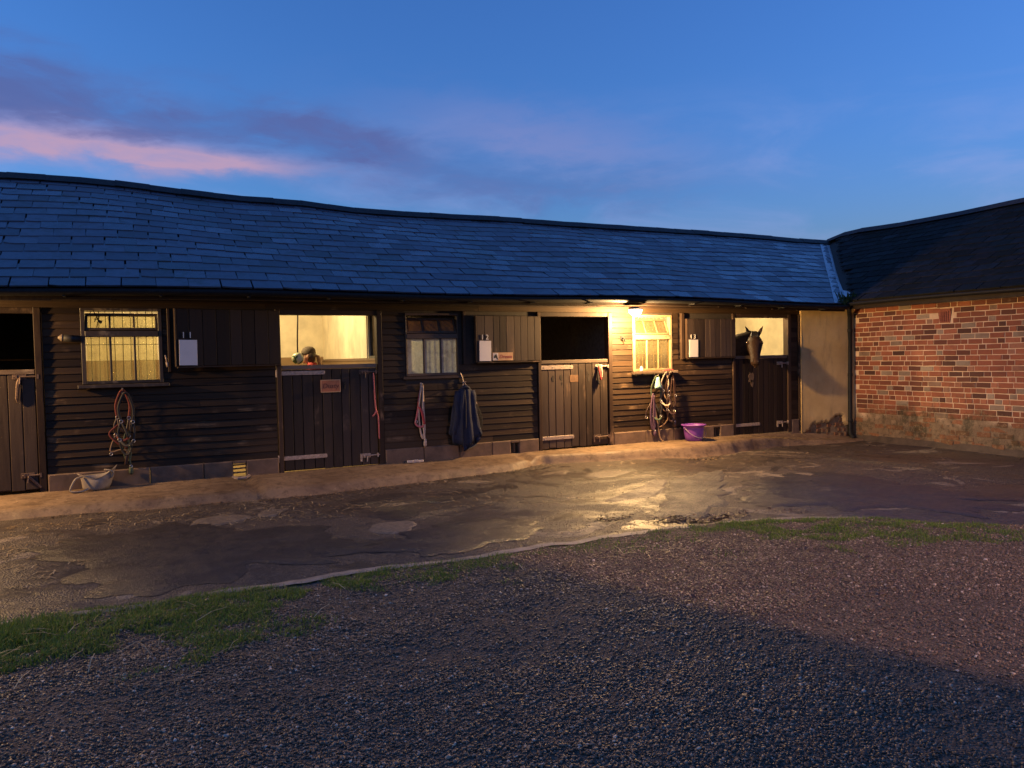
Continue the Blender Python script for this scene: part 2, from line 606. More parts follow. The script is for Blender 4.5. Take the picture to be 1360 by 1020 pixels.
def asphalt_mat():
    m, nt, b = new_mat('wet_patched_asphalt')
    wv = world_vec(nt)
    warp = N(nt, 'ShaderNodeTexNoise')
    warp.inputs['Scale'].default_value = 1.1
    warp.inputs['Detail'].default_value = 4
    nt.links.new(wv, warp.inputs['Vector'])
    big = noise_tex(nt, world_vec(nt, (.85, 1.05, 1)), .75, 7, .66, .6)
    patch = noise_tex(nt, world_vec(nt, (.9, 1.1, 1)), 1.15, 7, .6, .9)
    mid = noise_tex(nt, wv, 5, 6, .65)
    grit = noise_tex(nt, wv, 48, 5, .75)
    vor = N(nt, 'ShaderNodeTexVoronoi')
    vor.inputs['Scale'].default_value = 70
    nt.links.new(wv, vor.inputs['Vector'])
    sx = N(nt, 'ShaderNodeSeparateXYZ')
    nt.links.new(wv, sx.inputs[0])
    cc = ramp(nt, grit, [(.34, (.020, .016, .014)), (.5, (.060, .047, .039)), (.66, (.15, .12, .095))])
    # brown mud and pale worn concrete showing through, nearer the buildings
    near = sstep(nt, sx.outputs[1], 5.6, 9.0)
    cc = mixc(nt, M(nt, 'MULTIPLY', sstep(nt, big, .48, .62), .6), cc, (.088, .062, .045))
    pale = M(nt, 'MULTIPLY', sstep(nt, patch, .575, .60), sstep(nt, mid, .32, .5))
    cc = mixc(nt, M(nt, 'MULTIPLY', pale, .75), cc, (.26, .205, .145))
    dark = sstep(nt, patch, .42, .40)
    cc = mixc(nt, M(nt, 'MULTIPLY', dark, .75), cc, (.032, .027, .026))
    mg = noise_tex(nt, wv, 13, 8, .8)
    cc = mixc(nt, M(nt, 'MULTIPLY', sstep(nt, mg, .52, .60), .65), cc, (.022, .017, .014))
    cc = mixc(nt, M(nt, 'MULTIPLY', sstep(nt, mg, .42, .35), .5), cc, (.13, .105, .085))
    moss = M(nt, 'MULTIPLY', sstep(nt, mid, .6, .72), sstep(nt, sx.outputs[0], 8.5, 11.5))
    cc = mixc(nt, M(nt, 'MULTIPLY', moss, .6), cc, (.05, .055, .02))
    nt.links.new(cc, b.inputs['Base Color'])
    wet = M(nt, 'ADD', sstep(nt, big, .56, .44), dark, clamp=True)
    ro = N(nt, 'ShaderNodeMapRange')
    setin(nt, ro, 0, M(nt, 'ADD', M(nt, 'MULTIPLY', wet, .8), M(nt, 'MULTIPLY', M(nt, 'SUBTRACT', mid, .5), .8)))
    ro.inputs[3].default_value = .62
    ro.inputs[4].default_value = .30
    nt.links.new(ro.outputs[0], b.inputs['Roughness'])
    b.inputs['Specular IOR Level'].default_value = .36
    h = M(nt, 'ADD', M(nt, 'MULTIPLY', vor.outputs['Distance'], M(nt, 'SUBTRACT', 1.15, wet)), M(nt, 'MULTIPLY', grit, .6))
    h = M(nt, 'ADD', h, M(nt, 'MULTIPLY', pale, .9))
    bump(nt, b, h, .8, .010)
    return m


ASPHALT = asphalt_mat()


def gravel_bed_mat():
    m, nt, b = new_mat('gravel_bed')
    wv = world_vec(nt)
    v = N(nt, 'ShaderNodeTexVoronoi')
    v.inputs['Scale'].default_value = 85
    nt.links.new(wv, v.inputs['Vector'])
    sx = N(nt, 'ShaderNodeSeparateColor')
    nt.links.new(v.outputs['Color'], sx.inputs[0])
    cc = ramp(nt, sx.outputs[0], [(0, (.045, .028, .019)), (.6, (.115, .074, .050)), (1, (.20, .135, .092))])
    nt.links.new(cc, b.inputs['Base Color'])
    b.inputs['Roughness'].default_value = .85
    bump(nt, b, M(nt, 'SUBTRACT', 1.0, v.outputs['Distance']), .9, .012)
    return m


def stone_mat():
    m, nt, b = new_mat('gravel_stone')
    t = rnd(nt, 'attr')
    n = noise_tex(nt, world_vec(nt), .8, 4, .6)
    cc = ramp(nt, t, [(0, (.062, .039, .026)), (.4, (.125, .080, .053)), (.7, (.185, .120, .080)), (.9, (.25, .168, .115)), (.965, (.37, .265, .19)), (1, (.68, .53, .40))])
    cc = mixc(nt, M(nt, 'MULTIPLY', sstep(nt, n, .45, .7), .35), cc, (.07, .045, .032))
    nt.links.new(cc, b.inputs['Base Color'])
    b.inputs['Roughness'].default_value = .55
    return m


def grass_mat():
    m, nt, b = new_mat('grass_blade')
    t = rnd(nt, 'attr')
    cc = ramp(nt, t, [(0, (.07, .125, .016)), (.55, (.14, .235, .030)), (.88, (.21, .30, .05)), (1, (.32, .26, .10))])
    nt.links.new(cc, b.inputs['Base Color'])
    b.inputs['Roughness'].default_value = .5
    tl = N(nt, 'ShaderNodeBsdfTranslucent')
    nt.links.new(cc, tl.inputs[0])
    mx = N(nt, 'ShaderNodeMixShader')
    mx.inputs[0].default_value = .45
    nt.links.new(b.outputs[0], mx.inputs[1])
    nt.links.new(tl.outputs[0], mx.inputs[2])
    nt.links.new(mx.outputs[0], nt.nodes['Material Output'].inputs[0])
    return m


def litter_mat(name, stops, rough=.7):
    m, nt, b = new_mat(name)
    nt.links.new(ramp(nt, rnd(nt, 'attr'), stops), b.inputs['Base Color'])
    b.inputs['Roughness'].default_value = rough
    return m


def glass_mat(name, clear, dirt, tint):
    """thin old pane: clear glass, a film of dirt, a little reflection"""
    m, nt, b = new_mat(name)
    nt.nodes.remove(b)
    out = nt.nodes['Material Output']
    tr = N(nt, 'ShaderNodeBsdfTransparent')
    tr.inputs[0].default_value = tint + (1,)
    df = N(nt, 'ShaderNodeBsdfDiffuse')
    tl = N(nt, 'ShaderNodeBsdfTranslucent')
    df.inputs[0].default_value = dirt + (1,)
    tl.inputs[0].default_value = tuple(min(1, x * 1.3) for x in dirt) + (1,)
    gl = N(nt, 'ShaderNodeBsdfGlossy')
    gl.inputs['Roughness'].default_value = .08
    n = noise_tex(nt, obj_vec(nt), 7, 6, .65, .6)
    n2 = noise_tex(nt, obj_vec(nt, (1, 1, .4)), 20, 4, .6)
    film = N(nt, 'ShaderNodeMixShader')
    film.inputs[0].default_value = .65
    nt.links.new(df.outputs[0], film.inputs[1])
    nt.links.new(tl.outputs[0], film.inputs[2])
    m1 = N(nt, 'ShaderNodeMixShader')
    nt.links.new(M(nt, 'SUBTRACT', 1.0, M(nt, 'MULTIPLY', sstep(nt, M(nt, 'ADD', M(nt, 'MULTIPLY', n, .7), M(nt, 'MULTIPLY', n2, .3)), .3, .7, .55, 1.25), 1 - clear), clamp=True), m1.inputs[0])
    nt.links.new(film.outputs[0], m1.inputs[1])
    nt.links.new(tr.outputs[0], m1.inputs[2])
    m2 = N(nt, 'ShaderNodeMixShader')
    m2.inputs[0].default_value = .05
    nt.links.new(m1.outputs[0], m2.inputs[1])
    nt.links.new(gl.outputs[0], m2.inputs[2])
    nt.links.new(m2.outputs[0], out.inputs[0])
    return m


GLASS_LIT = glass_mat('dusty_glass', .78, (.50, .46, .26), (.98, .97, .84))
GLASS_GREY = glass_mat('clouded_glass', .10, (.86, .80, .66), (.9, .88, .8))
GLASS_BROWN = glass_mat('cobwebbed_glass', .12, (.30, .19, .125), (.8, .7, .6))
GLASS_PALE = glass_mat('limescaled_glass', .62, (.30, .25, .16), (.95, .9, .75))


def emit(name, col, s):
    m, nt, b = new_mat(name)
    b.inputs['Base Color'].default_value = (.8, .75, .65, 1)
    b.inputs['Emission Color'].default_value = col + (1,)
    b.inputs['Emission Strength'].default_value = s
    m.cycles.emission_sampling = 'NONE'
    return m


# ------------------------------------------------------------------ ground heights
def ss(a, b, x):
    t = np.clip((np.asarray(x, float) - a) / (b - a), 0, 1)
    return t * t * (3 - 2 * t)


def vnoise(x, y, seed=0):
    """cheap smooth value noise for arrays"""
    x = np.asarray(x, float); y = np.asarray(y, float)
    xi, yi = np.floor(x).astype(int), np.floor(y).astype(int)
    xf, yf = x - xi, y - yi
    u, v = xf * xf * (3 - 2 * xf), yf * yf * (3 - 2 * yf)

    def h(i, j):
        s = np.sin(i * 127.1 + j * 311.7 + seed * 74.7) * 43758.5453
        return s - np.floor(s)
    return (h(xi, yi) * (1 - u) + h(xi + 1, yi) * u) * (1 - v) + (h(xi, yi + 1) * (1 - u) + h(xi + 1, yi + 1) * u) * v


def fbm(x, y, seed=0, o=4):
    s, a, t = 0, .5, 0
    for k in range(o):
        s = s + a * vnoise(np.asarray(x) * 2 ** k, np.asarray(y) * 2 ** k, seed + k * 7)
        t += a
        a *= .5
    return s / t


def base(x, y):
    return -.15 - .085 * ss(5, 11, x)


EDGE = [(-9, 5.41), (-.8, 5.45), (1, 5.39), (3.5, 5.41), (4.6, 5.33), (5.1, 5.27), (5.75, 4.97), (6.25, 4.58), (6.95, 3.98), (8.5, 2.4), (12.0, -1.5)]
EX, EY = [p[0] for p in EDGE], [p[1] for p in EDGE]


def edge_y(x):
    return np.interp(x, EX, EY) + (fbm(np.asarray(x) * 2.2, np.asarray(x) * 0 + 3.3, 5, 3) - .5) * .16


def grid(name, x0, x1, nx, y0, y1, ny, zf, mat, keep=None, kind='structure'):
    xs, ys = np.linspace(x0, x1, nx), np.linspace(y0, y1, ny)
    X, Y = np.meshgrid(xs, ys)
    if keep is not None:
        Y = keep(X, Y)
    Z = zf(X, Y)
    vs = np.stack([X, Y, Z], -1).reshape(-1, 3)
    idx = np.arange(nx * ny).reshape(ny, nx)
    f = np.stack([idx[:-1, :-1], idx[:-1, 1:], idx[1:, 1:], idx[1:, :-1]], -1).reshape(-1, 4)
    me = bpy.data.meshes.new(name)
    me.from_pydata(vs.tolist(), [], f.tolist())
    me.materials.append(mat)
    me.polygons.foreach_set('use_smooth', [True] * len(me.polygons))
    o = place(name, me, (0, 0, 0))
    return struct(o, kind)


EARTH = simple('bare_earth', (.07, .05, .035), .9, 0, .4, 6, .5)
g = MB()
g.add([(-150, -150, -.42), (150, -150, -.42), (150, 150, -.42), (-150, 150, -.42)], [(0, 1, 2, 3)])
struct(g.build('ground', EARTH), 'structure', 'flat earth around the yard')


def asphalt_z(X, Y):
    z = base(X, Y) + (fbm(X * .9, Y * .9, 3, 3) - .5) * .035 + (fbm(X * 5, Y * 5, 9, 3) - .5) * .012
    z = z + (fbm(X * 22, Y * 22, 19, 2) - .5) * .004
    # shallow gutter along the concrete, broken potholes
    for (px, py, pr, pd) in ((7.62, 8.98, .16, .05), (4.0, 6.05, .14, .03), (4.75, 5.62, .26, .035), (2.4, 8.3, .5, .012), (3.0, 8.75, .6, .012)):
        z = z - pd * np.exp(-(((X - px) / pr) ** 2 + ((Y - py) / (pr * .55)) ** 2) ** 1.5)
    return z


struct(grid('yard_asphalt', -7, 12.02, 420, 3.2, 10.0, 190, asphalt_z, ASPHALT), 'structure', 'wet patched asphalt yard in front of the stables')

def patch_mat(name, lo, mid_, hi, r0_, r1_, sc_=48):
    m, nt, b = new_mat(name)
    wv = world_vec(nt)
    g_ = noise_tex(nt, wv, sc_, 5, .75)
    n_ = noise_tex(nt, wv, 3.0, 6, .65)
    cc = ramp(nt, g_, [(.34, lo), (.5, mid_), (.66, hi)])
    cc = mixc(nt, M(nt, 'MULTIPLY', sstep(nt, n_, .5, .7), .5), cc, (.075, .050, .032))
    mg = noise_tex(nt, wv, 13, 8, .8)
    cc = mixc(nt, M(nt, 'MULTIPLY', sstep(nt, mg, .50, .60), .6), cc, lo)
    cc = mixc(nt, M(nt, 'MULTIPLY', sstep(nt, mg, .42, .35), .5), cc, hi)
    nt.links.new(cc, b.inputs['Base Color'])
    nt.links.new(sstep(nt, n_, .35, .65, r0_, r1_), b.inputs['Roughness'])
    bump(nt, b, g_, .8, .012)
    return m


CHIP = patch_mat('chip_seal', (.022, .018, .016), (.065, .052, .044), (.19, .155, .125), .55, .75, 60)
PALEP = patch_mat('old_concrete', (.085, .064, .045), (.15, .115, .082), (.24, .19, .14), .5, .7, 30)
WETP = patch_mat('wet_tar', (.016, .013, .013), (.038, .031, .028), (.088, .072, .061), .28, .42, 52)
PATCHES = [
    ('A', [(6.07, 7.74), (6.97, 7.83), (5.74, 6.36), (4.82, 5.58), (4.24, 5.56), (4.33, 5.88), (5.04, 6.54)]),
    ('B', [(4.99, 7.11), (5.47, 7.53), (5.93, 7.69), (5.55, 7.16), (5.08, 6.78), (4.78, 6.71), (4.4, 6.8)]),
    ('B', [(5.14, 8.51), (5.58, 8.6), (5.79, 8.38), (5.53, 8.1), (5.13, 8.08)]),
    ('B', [(1.84, 6.85), (2.0, 7.01), (2.31, 6.86), (2.31, 6.6), (2.1, 6.42), (1.86, 6.53)]),
    ('L', [(2.0, 7.32), (2.28, 7.67), (2.56, 7.67), (2.59, 7.38), (2.35, 7.03), (2.14, 6.96)]),
    ('L', [(2.0, 8.32), (2.65, 8.61), (2.96, 8.42), (2.47, 8.02), (2.04, 7.96)]),
    ('L', [(2.65, 7.91), (3.09, 8.05), (3.14, 7.6), (2.83, 7.6)]),
    ('B', [(0.31, 7.78), (0.52, 8.24), (0.79, 8.28), (0.97, 7.96), (0.73, 7.71), (0.42, 7.54)]),
    ('B', [(1.06, 8.16), (1.31, 8.18), (1.26, 7.86), (1.07, 7.89)]),
    ('B', [(6.77, 6.25), (7.27, 6.54), (7.08, 6.05), (6.79, 5.95)]),
    ('L', [(6.58, 6.99), (7.62, 7.15), (8.33, 6.38), (8.11, 5.11), (8.28, 4.74), (7.19, 4.12), (6.59, 4.89), (5.92, 5.66), (5.71, 6.12)]),
    ('L', [(-0.76, 7.92), (0.41, 7.9), (1.45, 7.05), (1.58, 5.99), (0.54, 5.79), (-0.4, 5.79)]),
    ('L', [(2.35, 6.72), (3.34, 6.49), (3.35, 5.93), (2.85, 5.69), (1.95, 5.59), (1.71, 5.99)])]
for pi_, (kd, poly) in enumerate(PATCHES):
    pv = [Vector((a_, b_, 0)) for a_, b_ in poly]
    ce = sum(pv, Vector()) / len(pv)
    ringp = []
    for i in range(len(pv)):
        p, q = pv[i], pv[(i + 1) % len(pv)]
        nsub = max(3, int((q - p).length / .06))
        for k in range(nsub):
            ringp.append(p + (q - p) * (k / nsub))
    ra = np.array([(p.x, p.y) for p in ringp])
    for _ in range(3):
        ra = (np.roll(ra, 1, 0) + ra + np.roll(ra, -1, 0)) / 3
    jit = 1 + (fbm(ra[:, 0] * 3.5 + pi_ * 9, ra[:, 1] * 3.5, 201, 6) - .5) * 1.05
    nr = 9
    vs = []
    for k in range(nr + 1):
        f_ = k / nr
        xx = ce.x + (ra[:, 0] - ce.x) * jit * f_
        yy = ce.y + (ra[:, 1] - ce.y) * jit * f_
        lay = .0045 + pi_ * .0008 + (.006 if kd == 'A' else 0) - (.010 if k == nr else 0)
        zz = asphalt_z(xx, yy) + lay
        vs += np.stack([xx, yy, zz], -1).tolist()
    nn = len(ra)
    fs = [(k * nn + i, k * nn + (i + 1) % nn, (k + 1) * nn + (i + 1) % nn, (k + 1) * nn + i) for k in range(nr) for i in range(nn)]
    m = MB().add(vs, fs)
    struct(m.build('concrete_patch' if kd == 'B' else 'asphalt_patch', {'A': CHIP, 'B': PALEP, 'L': WETP}[kd], smooth=True, fix=False), 'structure')
BED = gravel_bed_mat()


def bed_z(X, Y):
    e = edge_y(X)
    return base(X, Y) + .012 + .02 * ss(0, .5, e - Y) + (fbm(X * 3, Y * 3, 2, 3) - .5) * .035


def bed_keep(X, Y):
    e = edge_y(X)
    t = (Y + 3.0) / 8.0
    return -3.0 + (e + 3.0) * t


struct(grid('gravel_ground', -7, 12, 330, -3.0, 5.0, 150, bed_z, BED, bed_keep), 'structure', 'bed of crushed stone under the loose gravel')

# pale broken concrete edging between asphalt and grass
xs = np.linspace(-4, 6.0, 240)
ey = edge_y(xs)
m = MB()
w1 = .004 + .10 * fbm(xs * 1.9, xs * 0, 31, 3) * ss(.35, .6, fbm(xs * 1.1, xs * 0 + 7, 41, 3) + .12)
vs, fs = [], []
for i, x in enumerate(xs):
    z = float(asphalt_z(np.array(x), np.array(ey[i])))
    vs += [(x, ey[i] - .05, z + .012), (x, ey[i] + w1[i] * .5, z + .020), (x, ey[i] + w1[i], z + .008), (x, ey[i] + w1[i] + .012, z - .02)]
for i in range(len(xs) - 1):
    for k in range(3):
        fs.append((i * 4 + k, i * 4 + k + 1, i * 4 + 5 + k, i * 4 + 4 + k))
m.add(vs, fs)
PALEC = simple('pale_concrete', (.27, .215, .165), .7, 0, .35, 9, .4)
struct(m.build('concrete_edging', PALEC, smooth=True, origin=(0, 0, 0)), 'structure', 'pale broken concrete edging between asphalt and grass')

# concrete apron along the stable front
APR = [(-7, 9.05), (-.55, 9.05), (.86, 8.90), (1.85, 8.84), (3.1, 9.0), (4.6, 9.2), (5.0, 9.42), (5.2, 9.56), (5.45, 9.50), (6.07, 9.33), (7.0, 9.18), (7.6, 9.10), (8.4, 9.22), (9.1, 9.45), (9.9, 9.60), (10.7, 9.52), (11.7, 9.40)]


def apron_edge(x):
    return np.interp(x, [p[0] for p in APR], [p[1] for p in APR]) + (fbm(np.asarray(x) * 3, np.asarray(x) * 0, 51, 3) - .5) * .07


nx, nt_ = 420, 22
xs = np.linspace(-6.5, 11.745, nx)
T = np.linspace(0, 1, nt_)
XX, TT = np.meshgrid(xs, T)
E_ = apron_edge(XX)
YY = 9.96 + (E_ - 9.96) * TT
drop = ss(.80, 1.0, TT)
round_l = 1 - ss(4.6, 5.3, XX)
ZZ = -.004 - .025 * TT - (.035 * ss(.25, 1, TT)) * round_l
ZZ = ZZ * (1 - drop) + (base(XX, YY) - .03) * drop + (fbm(XX * 2, YY * 2, 61, 3) - .5) * .018 + (fbm(XX * 14, YY * 14, 63, 3) - .5) * .008
ZZ = ZZ - .17 * ss(8.8, 11.3, XX) * (.35 + .65 * ss(0, .5, TT)) * (1 - drop)
for dx in (1.13, 4.93):
    ZZ = ZZ - .05 * np.exp(-((XX - dx - (9.95 - YY) * .10) / .08) ** 2) * ss(0, .2, TT)
ZZ = np.where(TT == 0, -.01, ZZ)
m = MB()
m.add(np.stack([XX, YY, ZZ], -1).reshape(-1, 3).tolist(),
      [(j * nx + i, j * nx + i + 1, (j + 1) * nx + i + 1, (j + 1) * nx + i) for j in range(nt_ - 1) for i in range(nx - 1)])
struct(m.build('concrete_pavement', CONCRETE, smooth=True, origin=(0, 0, 0)), 'structure', 'worn concrete pavement along the foot of the stables')
AX, AZ = xs, ZZ


def apron_z(x, y):
    e = float(apron_edge(np.array(x)))
    t = min(max((9.96 - y) / (9.96 - e), 0), 1)
    i = int(np.clip(np.searchsorted(AX, x), 0, nx - 1))
    j = int(round(t * (nt_ - 1)))
    return float(AZ[j, i])


# ------------------------------------------------------------------ the stable block
YW = 9.95
XL, XC = -6.0, 11.74
stable = thing('stable_block', 'long single storey timber stable block under a wavy slate roof', 'stable', (3.0, YW, 0))
wing = thing('brick_building', 'red brick building with mossy slate roof meeting the stables at the corner', 'building', (12.0, 7.0, -.2))

RID = [(-8, 4.03), (-1.6, 4.04), (-.43, 4.06), (.5, 4.00), (1.39, 3.94), (2.55, 3.95), (3.43, 3.87), (5.0, 3.885), (5.95, 3.905), (7.39, 3.89), (10.3, 3.905), (12.4, 3.91), (13.5, 3.875), (14.9, 3.885)]
EAVE_Y, EAVE_Z, RIDGE_Y, RIDGE_Z = 9.56, 2.235, 12.85, 3.90
SL = math.hypot(RIDGE_Y - EAVE_Y, RIDGE_Z - EAVE_Z)


def ridge_z(x):
    # smoothed by averaging the polyline
    return float(np.mean([np.interp(x + d, [p[0] for p in RID], [p[1] for p in RID]) for d in (-.5, -.25, 0, .25, .5)]))


def eave_z(x):
    return EAVE_Z + .018 * math.sin(x * .9 + 1) + .02 * math.sin(x * .37)


def roofp(x, t, h=0.0):
    """t = 0 at the eave, 1 at the ridge; h above the slope"""
    z = eave_z(x) + (ridge_z(x) - eave_z(x)) * t + .02 * math.sin(x * 1.7 + t * 3) * math.sin(math.pi * t)
    return Vector((x, EAVE_Y + (RIDGE_Y - EAVE_Y) * t - h * .45, z + h * .89))


VX0 = 11.41                                   # eave corner of the valley


def valley_x(t):
    return VX0 + (14.75 - VX0) * t


# roof deck, both slopes, wall plate to ridge
m = MB()
xs_ = np.linspace(XL - .2, 15.0, 90)
vs, fs = [], []
for x in xs_:
    a0, a1 = roofp(x, 0.0, -.02), roofp(x, 1, -.02)
    vs += [a0, a1, Vector((x, 16.1, eave_z(x))), a0 - Vector((0, 0, .05)), a1 - Vector((0, 0, .06)), Vector((x, 16.1, eave_z(x) - .05))]
for i in range(len(xs_) - 1):
    if xs_[i] < 14.8:
        o = i * 6
        for (p, q) in ((0, 1), (1, 2)):
            fs += [(o + p, o + p + 6, o + q + 6, o + q), (o + p + 3, o + q + 3, o + q + 9, o + p + 9)]
        fs += [(o, o + 3, o + 9, o + 6)]
m.add(vs, fs)
roof = m.build('roof', BACKING, stable)

# slates: the 300 that show largest are single pieces, the rest one mesh
COURSES, SW = 15, .345


def slate_local():
    w, l, th = SW - .005, .40, .018
    j = lambda s: random.uniform(-s, s)
    lo = [Vector((-w / 2 + j(.004), j(.006), 0)), Vector((-w / 6, j(.003), 0)), Vector((w / 6, j(.003), 0)), Vector((w / 2 + j(.004), j(.006), 0))]
    hi = [Vector((w / 2, l, 0)), Vector((-w / 2, l, 0))]
    if random.random() < .16:
        lo[0 if random.random() < .5 else 3] += Vector((0, random.uniform(.008, .03), 0))
    ring = lo + hi
    n = len(ring)
    vs = [p + Vector((0, 0, th)) for p in ring] + ring
    fs = [tuple(range(n)), tuple(range(2 * n - 1, n - 1, -1))] + [(i, n + i, n + (i + 1) % n, (i + 1) % n) for i in range(n)]
    return vs, fs


variants = [slate_local() for _ in range(8)]
vmesh = []
for vs, fs in variants:
    mm = MB().add(vs, fs)
    me, _ = mm.mesh('slate', SLATE_O, origin=(0, 0, 0))
    bm = bmesh.new(); bm.from_mesh(me); bmesh.ops.recalc_face_normals(bm, faces=bm.faces); bm.to_mesh(me); bm.free()
    vmesh.append(me)
cand = []
for ci in range(COURSES):
    t0 = (ci + .0) / COURSES
    x = XL - .2 + (SW / 2 if ci % 2 else 0) + random.uniform(-.05, .05)
    while x < 15:
        cand.append((ci, t0, x))
        x += SW + random.uniform(-.004, .012)
camp = Vector((0, 0, 1.4))


def frame_at(x, t):
    p = roofp(x, t)
    su = (roofp(x, min(t + .08, 1)) - roofp(x, min(t + .08, 1) - .08 if t + .08 > 1 else t)).normalized()
    ax = (roofp(x + .1, t) - roofp(x - .1, t)).normalized()
    nn = ax.cross(su).normalized()
    return p, ax, su, nn


singles, rest = [], []
for (ci, t0, x) in cand:
    p = roofp(x, t0)
    if x + SW / 2 > valley_x(t0) - .10:
        if x - SW / 2 < valley_x(t0 + .06) - .10:
            rest.append((ci, t0, x, True))
        continue
    dirp = p - camp
    inview = dirp.dot(fw) > 0 and abs(dirp.dot(rt) / dirp.dot(fw)) < .675
    if inview:
        singles.append((dirp.length, ci, t0, x))
    else:
        rest.append((ci, t0, x, False))
singles.sort()
rest += [(a[1], a[2], a[3], False) for a in singles[300:]]
singles = singles[:300]


def slate_matrix(x, t0):
    p, ax, su, nn = frame_at(x, t0)
    tilt = R(1.7 + random.uniform(-.5, .6))
    su2 = (su * math.cos(tilt) - nn * math.sin(tilt))
    tw = R(random.gauss(0, .55))
    ax2 = (ax * math.cos(tw) + su2 * math.sin(tw)).normalized()
    su3 = (su2 - ax2 * su2.dot(ax2)).normalized()
    n3 = ax2.cross(su3)
    p = p + nn * (.016 + random.uniform(0, .003)) - su * random.uniform(-.006, .010)
    return p, Matrix(((ax2.x, su3.x, n3.x), (ax2.y, su3.y, n3.y), (ax2.z, su3.z, n3.z)))


for (_, ci, t0, x) in singles:
    p, mt = slate_matrix(x, t0)
    place('slate', random.choice(vmesh), p, roof, mt.to_euler())
m = MB()
for (ci, t0, x, cut) in rest:
    p, mt = slate_matrix(x, t0)
    vs, fs = random.choice(variants)
    pv = [p + mt @ q for q in vs]
    if cut:
        out = []
        for q in pv:
            tq = (q.y - EAVE_Y) / (RIDGE_Y - EAVE_Y)
            out.append(Vector((min(q.x, valley_x(tq) - .11), q.y, q.z)))
        pv = out
    m.add(pv, fs)
struct(m.build('slate_courses', SLATE_A, roof), 'stuff')

# ridge tiles
for k in range(47):
    x = XL + k * .45
    if x > 14.5:
        break
    m = MB()
    secs = []
    for q in (-.012, .455):
        zz = ridge_z(x + q) + random.uniform(-.006, .006)
        ring = [(-.15, -.055), (-.06, .035), (0, .055), (.06, .035), (.15, -.055), (.11, -.075), (0, .01), (-.11, -.075)]
        secs.append([Vector((x + q, RIDGE_Y + a, zz + .045 + b)) for a, b in ring])
    vs = secs[0] + secs[1]
    n = 8
    m.add(vs, [tuple(range(n)), tuple(range(2 * n - 1, n - 1, -1))] + [(i, (i + 1) % n, n + (i + 1) % n, n + i) for i in range(n)])
    m.build('ridge_tile', RIDGE, roof)

# lead valley, folded into the corner of the two roofs
m = MB()
vs, fs = [], []
for i in range(9):
    t = i / 8
    x = valley_x(t)
    p = roofp(x, t, .012)
    vs += [roofp(x - .34, t, .038), Vector((x - .02, p.y, p.z + .012)), Vector((x + .02, p.y - .20, p.z + .02))]
for i in range(8):
    for k in range(2):
        fs.append((i * 3 + k, i * 3 + k + 1, i * 3 + k + 4, i * 3 + k + 3))
m.add(vs, fs)
m.build('valley_lead', LEAD, roof, smooth=False)

# gutter, fascia, soffit, frieze
m = MB()
ring = [(-.055, .0), (-.045, -.035), (-.02, -.056), (.02, -.056), (.045, -.035), (.055, 0), (.047, 0), (.036, -.03), (.015, -.046), (-.015, -.046), (-.036, -.03), (-.047, 0)]
xs_ = np.linspace(XL, 11.38, 60)
vs, fs = [], []
for x in xs_:
    for a, b in ring:
        vs.append((x, EAVE_Y - .035 + a * 1.1, eave_z(x) - .012 + b * 1.25))
n = len(ring)
for i in range(len(xs_) - 1):
    for k in range(n):
        q = (k + 1) % n
        fs.append((i * n + k, i * n + q, (i + 1) * n + q, (i + 1) * n + k))
m.add(vs, fs)
m.build('gutter', BLACKIRON, stable, smooth=True)
for x in np.arange(-3.5, 11.3, .95):
    m = MB().box(x - .012, x + .012, EAVE_Y - .10, EAVE_Y + .045, eave_z(x) - .095, eave_z(x) - .082)
    m.box(x - .012, x + .012, EAVE_Y + .02, EAVE_Y + .045, eave_z(x) - .10, eave_z(x) - .01)
    m.build('gutter_bracket', BLACKIRON, stable)
m = MB()
for i in range(30):
    a = XL + i * (11.41 - XL) / 30
    b = XL + (i + 1) * (11.41 - XL) / 30
    m.box(a, b - .0005, EAVE_Y + .046, EAVE_Y + .072, eave_z(a) - .115, eave_z(a) - .02)
m.build('fascia_board', PLANK_DARK, stable)
m = MB().box(XL, 11.41, EAVE_Y + .075, YW + .02, 2.150, 2.166)
m.build('soffit_board', PLANK_DARK, stable)
for i, (a, b) in enumerate(((XL, -1.4), (-1.397, 1.5), (1.503, 4.4), (4.403, 7.3), (7.303, 10.62))):
    MB().box(a, b, YW - .022, YW + .02, 2.052, 2.148).build('frieze_board', BOARD, stable)
    MB().box(a, b, YW - .040, YW - .0225, 2.118, 2.142, .0015).build('bead_moulding', PLANK_DARK, stable)
# end infill up to the deck, behind the boards
MB().box(XL, XC, YW + .021, YW + .06, 2.05, 2.42).build('eaves_panel', BACKING, stable)

# ------- wall bays
WINDOWS = [(-.53, .31, 1.18, 2.05), (3.31, 4.08, 1.16, 2.02), (7.05, 7.81, 1.13, 2.02)]
BAYS = [(-.905, 1.60), (2.985, 5.33), (6.655, 9.075), (10.425, 10.60)]
SHUT = [(.40, 1.66, 1.345), (4.13, 5.40, 1.315), (7.97, 9.14, 1.305)]
PITCH = .0857


